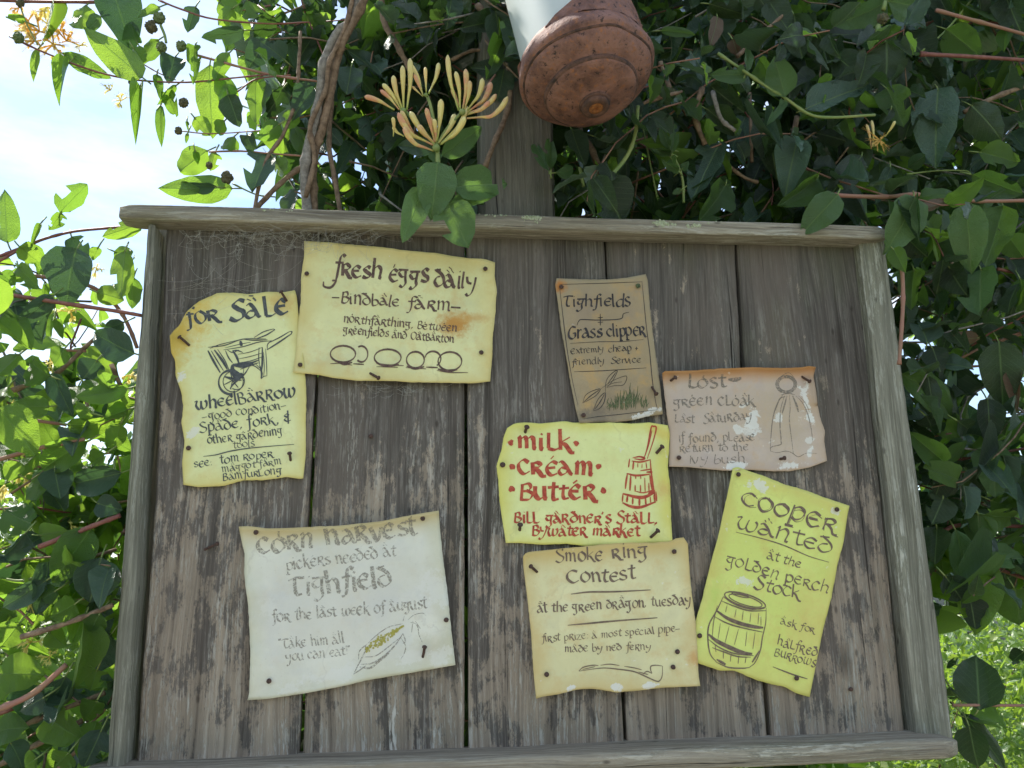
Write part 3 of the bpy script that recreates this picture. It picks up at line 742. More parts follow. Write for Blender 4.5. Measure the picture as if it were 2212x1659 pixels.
k.text('B', 'fResh', 440,415, 950,445, 132, .22); k.text('B', 'ėggs', 1010,465, 1430,492, 130, .22); k.text('B', 'däily', 1470,520, 1910,560, 118, .23)
k.line('B', [(478,420),(470,480),(420,540),(350,530),(345,480)], 22)
k.text('B', '-Bindbäle', 425,690, 1130,738, 82, .2); k.text('B', 'fäRm-', 1195,755, 1770,790, 88, .22)
k.text('B', 'nöRthfäRthing, Bėtwėen', 545,895, 1720,996, 58, .21); k.text('B', 'gRėenfields änd Oätbärton'.replace('Oätbärton', 'OätBäRton'), 545,1010, 1685,1108, 56, .21)
for a in [(545,1225,130,85,0,360),(735,1225,65,82,-120,130),(1005,1262,138,86,0,360),(1290,1285,92,84,0,360),(1470,1275,82,78,-170,60),(1645,1300,122,96,0,360)]:
    k.oval('B', a[0], a[1], a[2], a[3], 17, a[4], a[5], 0, True)
for pts, w in [([(415,1325),(520,1320),(640,1340)],10),([(480,1300),(560,1330),(640,1310)],22),([(650,1325),(760,1332)],12),([(890,1320),(1000,1345),(1120,1335)],24),([(890,1355),(1110,1362)],8),([(1200,1350),(1290,1375),(1380,1355)],22),([(1190,1365),(1400,1378)],9),([(1400,1360),(1520,1365)],14),([(1520,1380),(1620,1400),(1720,1385)],28),([(1510,1395),(1640,1415),(1830,1416)],9),([(1060,1340),(1170,1345)],8)]: k.line('B', pts, w)
k.make('lettering', M['ink_brown'], nB)
# --- grass clipper card
nC, bC = notice('grass_clipper_card', 'small brown card with a pencil border and a drawing of shears and grass', 'C',
    [(120,85),(300,92),(500,98),(700,95),(850,78),(1045,42)], [(1045,42),(1065,100),(1090,400),(1130,750),(1160,960),(1195,1200),(1222,1495)],
    [(357,1585),(550,1580),(720,1580),(900,1560),(1050,1520),(1222,1495)], [(120,85),(105,150),(135,350),(170,620),(220,900),(270,1200),(320,1450),(357,1585)],
    paper_mat('paper_card', (0.37, 0.285, 0.165), (0.36, 0.30, 0.19), [(.05, .94, .08, .06, .9, (0.5, 0.2, 0.05)), (.5, .1, .5, .2, .5, (0.26, 0.20, 0.14)), (.2, .05, .25, .1, .5, (0.14, 0.12, 0.1))], 0.35, 0.25, [(.75, .015, .12, .02, .9), (.93, .04, .08, .02, .8)], 0.3, None, 0.15), 0.0022, None, seed=3, wav=0.0016)
k = Ink(bC)
k.text('C', 'Tighfields'.replace('d', 'D'), 185,385, 895,372, 84, .2, .06); k.text('C', 'Grass', 235,712, 592,700, 92, .21, .05); k.text('C', 'clippeR', 635,692, 1050,672, 84, .2)
k.text('C', 'Extremly', 265,872, 610,852, 46, .17); k.text('C', 'cheap +', 655,852, 970,832, 48, .17); k.text('C', 'friendly'.replace('d', 'D'), 275,992, 615,966, 46, .17); k.text('C', 'Service', 680,972, 1000,960, 46, .17)
for pts, w in [([(260,762),(560,745),(800,742),(1020,722)],6),([(300,1055),(600,1045),(1050,1015)],7),([(150,150),(600,138),(1010,122)],6),([(150,160),(168,330),(195,560),(232,850),(285,1150),(340,1400)],6),
    ([(1005,125),(1025,320),(1052,600),(1085,850),(1110,1120),(1140,1330),(1165,1450)],7),([(400,1545),(560,1520),(800,1495),(1165,1450)],6),([(330,575),(350,530),(385,514),(560,520),(780,508),(812,455),(872,438)],9),
    ([(572,455),(574,575)],9),([(545,497),(600,492)],7),([(545,545),(602,540)],7),([(390,1380),(420,1300),(490,1255),(572,1235),(530,1300),(450,1350),(390,1380)],6),([(500,1460),(550,1340),(622,1275),(612,1370),(560,1440),(500,1460)],7),
    ([(400,1370),(480,1300),(560,1245)],8),([(520,1440),(570,1370),(615,1290)],8),([(572,1238),(700,1150),(842,1100),(815,1190),(720,1200),(640,1218)],5),([(625,1275),(635,1150),(690,1075),(750,1045),(700,1150),(640,1220)],6),([(650,1180),(700,1110),(735,1060)],7),([(640,1200),(720,1170),(800,1160)],4)]: k.line('C', pts, w)
k.make('lettering', M['ink_black'], nC)
k = Ink(bC)
for i in range(85):
    x = random.uniform(640, 1060); yb = random.uniform(1400, 1465) - (x - 640) * .06; h = random.uniform(30, 110) + 150 * max(0, math.sin((x - 700) / 330 * math.pi)) * random.random()
    k.line('C', [(x, yb), (x + random.uniform(-8, 8), yb - h * .5), (x + random.uniform(-22, 22), yb - h)], 6)
k.make('drawing', M['ink_green'], nC)
# --- lost cloak
def cD(u, v): return 0.009 * max(0, 1 - v / 0.10) ** 2 + 0.006 * max(0, 1 - (1 - u) / .06) ** 2 * (v < .4)
nD, bD = notice('lost_cloak_notice', 'faded pinkish notice with peeled white patches and a sketch of a cloaked figure', 'D',
    [(90,160),(120,135),(450,130),(800,105),(1200,90),(1600,98),(1800,90),(1900,72),(1978,85)], [(1978,85),(1945,200),(1980,380),(2000,560),(2040,740),(2090,880),(2080,1000),(2115,1240)],
    [(170,1310),(400,1315),(600,1335),(850,1360),(1150,1350),(1400,1365),(1650,1368),(1900,1320),(2115,1240)], [(90,160),(95,230),(120,450),(150,700),(185,950),(175,1150),(170,1310)],
    paper_mat('paper_lost', (0.54, 0.44, 0.35), (0.50, 0.37, 0.26), [(.7, .5, .35, .4, .4, (0.52, 0.40, 0.22))], 0.5, 0.2,
        [(.56, .50, .055, .115, 1), (.925, .64, .038, .15, 1), (.93, .50, .03, .06, 1), (.45, .40, .02, .04, .9), (.52, .37, .035, .06, .9), (.42, .04, .07, .04, 1), (.78, .05, .06, .045, 1), (.90, .14, .02, .05, 1), (.73, .52, .022, .04, .9), (.50, .62, .03, .03, .8), (.90, .26, .03, .03, .8)],
        0.3, ((0.52, 0.24, 0.07), 0.84, 0.9), 0.3), 0.002, cD, seed=4)
k = Ink(bD)
k.text('D', 'Löst', 390,345, 880,325, 122, .24); k.line('D', [(900,240),(980,245),(1062,222)], 44)
k.text('D', 'gRėen', 220,570, 712,548, 92, .2); k.text('D', 'cLöäk', 765,562, 1235,556, 92, .2); k.text('D', 'Läst', 235,770, 492,772, 70, .2); k.text('D', 'SätuRday', 590,772, 1190,735, 80, .2)
k.text('D', 'If found, pLease', 285,1010, 1230,992, 74, .2); k.text('D', 'RetuRn to the', 300,1130, 1145,1112, 66, .2); k.text('D', 'Ivy bush', 410,1272, 1110,1262, 78, .17)
for rx in (128, 112, 96): k.oval('D', 1612, 300, rx, rx * .86, 12)
for pts, w in [([(1490,260),(1550,200),(1640,155),(1700,210),(1740,280)],6),([(1570,430),(1500,540),(1455,680),(1430,860),(1415,1100)],11),([(1590,440),(1545,600),(1535,800),(1550,1000),(1540,1040),(1430,1070),(1420,1120)],12),([(1620,440),(1590,560),(1560,660)],16),
    ([(1650,430),(1660,600),(1650,740),(1680,1000),(1700,1160)],8),([(1690,440),(1740,560),(1760,640)],22),([(1730,440),(1820,540),(1880,680),(1920,860),(1935,1000)],10),([(1760,440),(1840,520),(1900,640)],7),([(1415,1120),(1500,1140),(1600,1120),(1680,1140),(1760,1190),(1860,1145),(1990,1150)],8),
    ([(1600,450),(1530,480),(1480,620)],14),([(1550,430),(1640,410),(1720,430)],12)]: k.line('D', pts, w)
k.make('lettering', M['ink_grey'], nD)
# --- milk notice
nE, bE = notice('milk_notice', 'yellow notice with red lettering for milk, cream and butter and a drawn butter churn', 'E',
    [(200,150),(290,95),(420,85),(600,100),(860,70),(1000,90),(1250,95),(1400,85),(1650,100),(1850,85),(2070,120)], [(2070,120),(2095,220),(2085,400),(2070,600),(2095,800),(2105,1000),(2110,1250),(2125,1480)],
    [(185,1490),(350,1490),(600,1510),(900,1500),(1100,1525),(1500,1520),(2125,1480)], [(200,150),(160,250),(135,400),(75,590),(100,800),(110,1000),(140,1200),(185,1490)],
    paper_mat('paper_milk', (0.73, 0.76, 0.32), (0.70, 0.64, 0.12), [(.95, .45, .07, .12, .6, (0.66, 0.42, 0.14)), (.95, .92, .1, .07, .6, (0.66, .5, .08))], 0.6, 0.10, [], 0.12), 0.0032, None, seed=5)
k = Ink(bE)
k.text('E', 'miLk', 310,400, 960,412, 150, .27); k.text('E', 'cRėam', 320,690, 1200,692, 150, .27); k.text('E', 'ButtėR', 330,980, 1245,975, 145, .28)
k.text('E', "BiLL gäRdneR's StäLL,", 275,1248, 1945,1262, 92, .26); k.text('E', 'BywäteR mäRket', 480,1398, 1745,1412, 88, .27)
for a, b in [(240,325),(1005,332),(255,602),(1262,605),(255,862),(1325,878)]: k.blob('E', a, b, 38)
for pts, w in [([(1790,510),(1830,380),(1875,150),(1900,132),(1935,150),(1900,300),(1830,510)],17),([(1805,480),(1850,330),(1885,180)],12),([(1650,535),(1750,548),(1870,520)],18),([(1660,500),(1740,485),(1800,505),(1760,520),(1680,510)],20),
    ([(1625,510),(1612,610)],15),([(1672,535),(1662,635)],18),([(1720,560),(1720,610)],9),([(1770,570),(1768,620)],9),([(1815,550),(1825,625)],11),([(1865,520),(1880,700),(1925,1000)],17),([(1590,680),(1700,705),(1860,690)],22),([(1750,650),(1880,630)],14),([(1820,665),(1890,665)],20),
    ([(1600,680),(1585,770),(1575,860)],20),([(1638,700),(1628,880)],20),([(1695,710),(1695,745)],12),([(1752,710),(1755,745)],10),([(1800,730),(1806,900)],11),([(1688,815),(1690,890)],14),([(1750,815),(1752,895)],14),([(1848,790),(1850,890)],13),([(1860,700),(1890,880)],22),([(1680,885),(1790,905),(1900,870)],13),
    ([(1545,915),(1700,955),(1800,955),(1920,900)],36),([(1548,915),(1540,1010)],16),([(1600,940),(1592,1015)],22),([(1662,960),(1660,1040)],18),([(1740,965),(1738,1055)],22),([(1808,960),(1815,1045)],18),([(1865,950),(1870,1025)],12),([(1905,930),(1915,1005)],12),([(1540,1020),(1640,1065),(1760,1072),(1930,1010)],30),([(1930,890),(1940,1005)],16),([(1840,915),(1920,880)],26)]: k.line('E', pts, w)
k.make('lettering', M['ink_red'], nE)
# --- smoke ring notice
nF, bF = notice('smoke_ring_notice', 'square yellow-brown notice for a smoke ring contest with a drawn long pipe', 'F',
    [(75,250),(110,210),(350,185),(700,150),(1000,120),(1300,120),(1480,105),(1520,80),(1600,70),(1640,130)], [(1640,130),(1650,300),(1665,500),(1690,700),(1715,900),(1730,1150),(1740,1370),(1757,1480)],
    [(200,1600),(260,1580),(400,1560),(600,1510),(750,1505),(970,1540),(1150,1525),(1400,1495),(1757,1480)], [(75,250),(80,350),(105,550),(140,850),(160,1100),(175,1350),(200,1600)],
    paper_mat('paper_smoke', (0.71, 0.66, 0.36), (0.64, 0.49, 0.20), [(.98, .2, .06, .08, .8, (0.62, 0.36, 0.12)), (.3, .47, .1, .06, .5, (0.58, 0.40, 0.16))], 0.6, 0.2, [(.22, .02, .03, .02, .9), (.5, .03, .03, .03, .9), (.7, .02, .04, .02, .9)], 0.2, ((0.60, 0.43, 0.14), 0.82, 0.8)), 0.0072, None, seed=6)
k = Ink(bF)
k.text('F', 'Smoke', 385,302, 835,288, 84, .2); k.text('F', 'Ring', 915,278, 1268,248, 90, .2); k.text('F', 'Contest', 492,508, 1142,466, 92, .21)
k.text('F', 'ät the gReen dRägon, tuesday', 205,788, 1672,702, 66, .19); k.text('F', 'fiRst pRize: ä most special pipe-', 250,1062, 1578,962, 50, .17); k.text('F', 'mäde by ned feRny', 465,1158, 1288,1132, 50, .18)
for pts, w in [([(530,608),(700,588),(940,585),(1285,568)],15),([(500,903),(700,885),(950,862),(1350,832)],15),([(605,1335),(650,1300),(740,1282),(790,1285)],10),([(810,1282),(900,1272),(990,1285)],9),([(605,1338),(760,1315),(860,1308),(980,1320),(1120,1340),(1220,1380),(1330,1430),(1370,1430),(1395,1380),(1398,1290)],11),
    ([(640,1322),(760,1295)],7),([(1035,1292),(1120,1305),(1200,1325)],9),([(1398,1290),(1340,1282),(1290,1290),(1285,1325),(1298,1360)],10),([(1298,1360),(1250,1340),(1210,1370)],9),([(1170,1345),(1260,1370)],9)]: k.line('F', pts, w)
k.make('lettering', M['ink_umber'], nF)
# --- cooper notice
nG, bG = notice('cooper_notice', 'tall tilted yellow-green notice headed cooper wanted, with a drawn barrel', 'G',
    [(290,55),(320,45),(400,75),(520,115),(640,165),(800,210),(900,250),(1080,310)], [(1080,310),(1065,380),(1040,560),(1000,700),(960,920),(900,1150),(850,1400),(810,1605)],
    [(5,1360),(50,1375),(200,1425),(300,1425),(450,1490),(560,1520),(640,1535),(720,1580),(810,1605)], [(290,55),(250,250),(190,520),(140,700),(80,950),(40,1080),(5,1360)],
    paper_mat('paper_cooper', (0.68, 0.74, 0.19), (0.66, 0.60, 0.16), [(.85, .35, .2, .3, .45, (0.68, 0.52, 0.16)), (.1, .35, .06, .15, .4, (0.45, 0.6, 0.1))], 0.5, 0.18, [(.25, .95, .09, .03, .9), (.88, .95, .05, .02, .8), (.3, .46, .06, .025, .8)], 0.12), 0.0038, None, seed=7)
k = Ink(bG)
k.text('G', 'coopeR', 335,298, 985,492, 92, .15); k.text('G', 'wänted', 300,452, 962,640, 82, .16)
k.text('G', 'coopeR', 341,300, 988,494, 84, .06); k.text('G', 'ät the', 515,662, 745,732, 42, .18); k.text('G', 'goLden peRch', 235,704, 935,905, 56, .17)
k.text('G', 'Stock', 425,862, 745,945, 62, .18); k.text('G', 'äsk foR', 610,1108, 845,1172, 34, .18); k.text('G', 'häLfRed', 585,1248, 858,1332, 44, .18); k.text('G', 'BuRRows', 565,1322, 848,1402, 42, .18)
for pts, w in [([(310,488),(480,530),(640,580),(800,650),(940,692)],7),([(560,1400),(690,1450),(795,1482)],9),([(225,925),(180,1020),(130,1110),(120,1200),(135,1310),(180,1370)],9),([(515,1000),(512,1100),(490,1200),(475,1290),(440,1370),(400,1405)],7),([(180,1370),(260,1405),(350,1410),(400,1405)],9),
    ([(185,985),(160,1090),(150,1200)],5),([(215,955),(300,990),(400,1020),(515,1020)],9),([(225,925),(300,975),(420,1010),(510,995)],9),([(180,1020),(250,1070),(350,1110),(440,1130),(495,1135)],24),([(165,1060),(250,1105),(350,1135),(490,1165)],9),
    ([(125,1180),(180,1225),(280,1275),(360,1305),(420,1312)],26),([(125,1215),(200,1270),(300,1310),(430,1325)],9),([(150,1270),(230,1300),(320,1330),(410,1335)],9),([(250,985),(240,1030)],4),([(312,1010),(302,1065)],4),([(360,1020),(352,1085)],4),([(412,1035),(405,1100)],4),([(465,1035),(460,1110)],4),
    ([(205,1105),(190,1210)],4),([(265,1125),(235,1245)],4),([(328,1145),(300,1250)],4),([(385,1160),(375,1260)],4),([(440,1165),(425,1280)],4),([(480,1060),(480,1120)],4),([(225,1290),(225,1345)],5),([(278,1310),(272,1365)],5),([(330,1325),(325,1380)],5),([(380,1330),(372,1375)],5),([(170,1250),(175,1300)],5),([(470,1290),(420,1370)],10),([(180,1350),(240,1385)],16)]: k.line('G', pts, w)
k.oval('G', 372, 950, 145, 42, 8, 0, 360, 17); k.oval('G', 375, 952, 118, 30, 6, 0, 360, 17); k.oval('G', 340, 915, 60, 10, 6, 0, 360, 14)
k.make('lettering', M['ink_umber'], nG)
# --- corn notice
def cH(u, v): return 0.007 * max(0, 1 - v / 0.07) ** 2
nH, bH = notice('corn_harvest_notice', 'large bleached whitish notice with faded lettering and a drawn ear of corn', 'H',
    [(70,175),(150,170),(300,190),(500,185),(700,175),(900,165),(1200,135),(1500,75),(1690,45)], [(1690,45),(1700,200),(1720,400),(1760,700),(1790,1000),(1825,1295)],
    [(140,1580),(300,1570),(600,1525),(900,1470),(1100,1420),(1400,1370),(1825,1295)], [(70,175),(100,320),(120,400),(115,560),(150,850),(165,1200),(155,1530),(140,1580)],
    paper_mat('paper_corn', (0.68, 0.67, 0.56), (0.60, 0.59, 0.42), [(.45, .5, .5, .4, .35, (0.70, 0.67, 0.60)), (.9, .15, .12, .1, .4, (0.50, 0.45, 0.26))], 0.6, 0.06,
        [(.95, .5, .07, .14, .55), (.4, .08, .13, .04, .6), (.2, .04, .06, .04, .6), (.1, .55, .04, .06, .4), (.8, .1, .08, .04, .6), (.93, .08, .05, .05, .6)], 0.25, ((0.58, 0.46, 0.20), 0.86, 0.8)), 0.0042, cH, seed=8)
k = Ink(bH)
k.text('H', 'cöRn', 225,392, 685,340, 120, .24); k.text('H', 'häRvėst', 785,325, 1530,240, 118, .24); k.text('H', 'pickėRs needed ät', 455,525, 1352,412, 68, .2)
k.text('H', 'Tighfield', 485,738, 1325,655, 112, .24); k.text('H', 'foR the läst week of äugust', 345,948, 1600,832, 66, .2); k.text('H', '"Täke him äll', 395,1168, 928,1112, 58, .18); k.text('H', 'you can eat!"', 455,1268, 985,1206, 56, .18)
for pts, w in [([(1000,1370),(1040,1290),(1090,1190),(1100,1130)],10),([(1040,1250),(1050,1180),(1110,1125)],8),([(1060,1290),(1150,1280),(1250,1220),(1340,1130),(1400,1040)],12),([(1090,1230),(1180,1220),(1280,1150),(1380,1070)],8),([(1050,1310),(1130,1320),(1200,1270),(1290,1200)],16),
    ([(1110,1125),(1180,1060),(1280,990),(1400,960)],7),([(1380,1070),(1420,1140),(1410,1200),(1380,1250)],7),([(1400,1040),(1420,1100),(1400,1120)],9),([(1440,930),(1490,890),(1560,875),(1590,900)],5),([(1460,950),(1500,960),(1520,990),(1530,1050),(1555,1110)],7),([(1480,940),(1470,1030)],5),([(1500,940),(1540,1000)],5),([(1410,900),(1400,940)],5),([(1000,1370),(1060,1330),(1100,1300)],9)]: k.line('H', pts, w)
k.make('lettering', M['ink_faded'], nH)
k = Ink(bH)
for i in range(120):
    t = random.random(); s_ = random.uniform(-1, 1); x = 1100 + 300 * t; y = 1170 - 190 * t + s_ * 42 * math.sin(math.pi * min(1, t * .9 + .15)); k.blob('H', x, y, 9)
k.make('drawing', M['ink_yellow'], nH)

# ------------------------------------------------------------------ nails
NG = 'rusty nails in the notice board'
plank_bvh = BVHTree.FromPolygons([v.co for o in board.children if o.name.startswith(('plank', 'side')) for v in o.data.vertices],
    [tuple(i + off for i in p.vertices) for o, off in (lambda L_: [(o, sum(len(q.data.vertices) for q in L_[:i])) for i, o in enumerate(L_)])([o for o in board.children if o.name.startswith(('plank', 'side'))]) for p in o.data.polygons])
def nail(bvh, crop, head, tail, label, r=0.0033, mat='nail'):
    h = cv(crop, head)
    if tail is None:
        tl_ = (h[0] + 1, h[1] + 2); ext = 0.0025
    else:
        tl_ = cv(crop, tail); ext = 0.009
    base, _ = on(bvh, tl_[0], tl_[1], 0.0)
    top = P(h[0], h[1], base.y - ext)
    ax = (top - base).normalized()
    if tail is None: ax = (ax * 0.4 + Vector((random.uniform(-.15, .15), -1, random.uniform(-.15, .1)))).normalized()
    root = empty('nail', base, label, 'nail', NG)
    V, Fc = tube_vf([base - ax * 0.001, base.lerp(top, .5) + Vector((random.uniform(-1, 1), 0, random.uniform(-1, 1))) * 0.0003, top], r * 0.55, 8, jitter=0.3)
    link('shank', mesh('shank', V, Fc), M[mat], root, smooth=False)
    t1 = ax.orthogonal().normalized(); t2 = ax.cross(t1); V = []; Fc = []; seg = 11
    ph = random.random() * 3
    for (rr, hh) in [(0.5, -0.0006), (0.98, -0.0003), (1.0, 0.0004), (0.8, 0.0011), (0.4, 0.0015)]:
        for q in range(seg):
            an = ph + 2 * math.pi * q / seg; jr = r * rr * (1 + .12 * noise.noise(Vector((q * 1.3, ph, hh * 500))))
            V.append(top + t1 * math.cos(an) * jr + t2 * math.sin(an) * jr + ax * hh)
    for j in range(4):
        for q in range(seg):
            a = j * seg + q; b = j * seg + (q + 1) % seg; Fc.append((a, b, b + seg, a + seg))
    Fc.append(tuple(4 * seg + q for q in range(seg))); Fc.append(tuple(range(seg))[::-1])
    link('head', mesh('head', V, Fc), M[mat], root, smooth=True)
for bvh, c, h, t, lb in [
    (bA,'A',(150,440),(222,502),'bent rusty nail by the curled upper left corner of the wheelbarrow notice'),(bA,'A',(935,92),(975,158),'leaning rusty nail at the top right of the wheelbarrow notice'),
    (bA,'A',(220,1297),None,'round nail head low on the left edge of the wheelbarrow notice'),(bA,'A',(1000,1338),(1008,1388),'short protruding nail at the lower right of the wheelbarrow notice'),
    (bB,'B',(172,397),None,'nail head near the upper left corner of the fresh eggs notice'),(bB,'B',(2010,347),None,'nail head in the upper right corner of the fresh eggs notice'),
    (bB,'B',(1968,1208),None,'nail head in the lower right part of the fresh eggs notice'),(bB,'B',(105,1335),None,'nail head in the lower left corner of the fresh eggs notice'),(bB,'B',(910,1470),(828,1425),'bent nail below the drawn eggs on the fresh eggs notice'),
    (bC,'C',(170,175),None,'nail head with an orange rust stain on the brown card, top left corner'),(bC,'C',(1155,1285),(1112,1218),'thin bent nail on the right edge of the brown card'),(bC,'C',(400,1505),None,'small rusty nail head in the lower left corner of the brown card'),
    (bD,'D',(250,215),(195,252),'nail in the upper left corner of the faded pinkish notice'),(bD,'D',(1900,262),(1812,208),'long bent nail in the upper right corner of the faded pinkish notice'),(bD,'D',(295,1200),None,'nail head in the lower left corner of the faded pinkish notice'),(bD,'D',(1590,1205),(1538,1215),'sideways nail under the cloaked figure on the pinkish notice'),
    (bE,'E',(430,140),(412,198),'stout nail at the top left of the milk notice, above the red lettering'),(bE,'E',(2005,368),(1942,438),'slanting nail at the upper right of the milk notice beside the drawn churn'),(bE,'E',(147,580),None,'nail head on the left edge of the milk notice'),(bE,'E',(352,1278),(346,1335),'stout nail at the lower left of the milk notice'),(bE,'E',(1955,1345),(1875,1418),'long slanting nail at the lower right of the milk notice'),
    (bF,'F',(150,345),(205,395),'bent nail at the upper left of the smoke ring notice'),(bF,'F',(1510,205),None,'nail head in the upper right corner of the smoke ring notice'),(bF,'F',(1540,1155),None,'upper of two nail heads right of the pipe on the smoke ring notice'),(bF,'F',(1500,1300),None,'lower of two nail heads right of the pipe on the smoke ring notice'),(bF,'F',(300,1370),None,'nail head in the lower left corner of the smoke ring notice'),
    (bG,'G',(328,98),None,'nail head in the top left corner of the cooper notice'),(bG,'G',(995,335),None,'nail head in the top right corner of the cooper notice'),(bG,'G',(722,1478),None,'nail head at the bottom of the cooper notice'),(bG,'G',(66,1190),None,'nail head on the left edge of the cooper notice, left of the barrel'),
    (bH,'H',(210,222),None,'nail head in the upper left corner of the corn harvest notice'),(bH,'H',(1560,110),None,'nail head in the upper right corner of the corn harvest notice'),(bH,'H',(1750,930),None,'nail head on the right edge of the corn harvest notice'),(bH,'H',(315,1425),None,'nail head in the lower left corner of the corn harvest notice'),(bH,'H',(1575,1150),(1560,1225),'protruding nail at the lower right of the corn harvest notice, right of the corn'),
    (plank_bvh,'5',(1345,270),(1270,305),'thin nail lying against the bare leftmost plank'),(plank_bvh,'5',(775,190),(760,200),'nail head in the left side batten'),(plank_bvh,'7',(315,1172),None,'nail head in a pale knot on the rightmost plank'),(plank_bvh,'0',(801,942),None,'small rusty nail head in the bare second plank, above the corn notice')]:
    nail(bvh, c, h, t, lb, 0.0028 if c in '57' else (0.0036 if c == 'E' else 0.0031))
nail(bC, 'C', (965,165), None, 'greenish nail head in the top right corner of the brown card', 0.0034, 'nail_green')

# ------------------------------------------------------------------ cobweb
V = []; Fc = []
def strand(a, b, sag=0.3, r=0.00011):
    m_ = a.lerp(b, .5) + Vector((0, -0.001, -(a - b).length * sag * random.random()))
    tube_vf(catmull([a, m_, b], 3), r, 3, V, Fc, False)
pts = []
for i in range(330):
    x = random.gauss(560, 95) if random.random() < .7 else random.gauss(720, 70); y = 492 + abs(random.gauss(0, 28))
    if y > 640 or x < 380: continue
    pts.append(P(x, y, -random.uniform(0.001, 0.022)))
for p in pts:
    for q in sorted(pts, key=lambda q: (q - p).length)[1:5]:
        if random.random() < .7: strand(p, q)
for i in range(38): strand(P(random.uniform(450, 860), 484, -0.03), random.choice(pts))
for a, b in [((362,627),(470,600)),((470,600),(600,600)),((430,612),(560,590)),((600,600),(655,560)),((362,627),(440,622)),((620,640),(660,590)),((470,600),(520,560)),((440,560),(540,640)),((500,660),(400,690))]:
    strand(P(*a, -0.006), P(*b, -0.008), .1)
for i in range(26):
    c = P(random.gauss(460, 50), random.gauss(600, 45), -0.004); strand(c, c + Vector((random.gauss(0, .03), 0, random.gauss(0, .02))), .2, 0.00013)
for i in range(50):
    c = P(random.gauss(860, 60), 832 + abs(random.gauss(0, 14)), -0.003); strand(c, c + Vector((random.gauss(0, .012), 0, random.gauss(0, .006))), .2, 0.00012)
tag(link('cobweb', mesh('cobweb', V, Fc), M['web']), 'tangled dusty grey cobweb under the top rail at the upper left of the board', 'cobweb', kind='stuff')

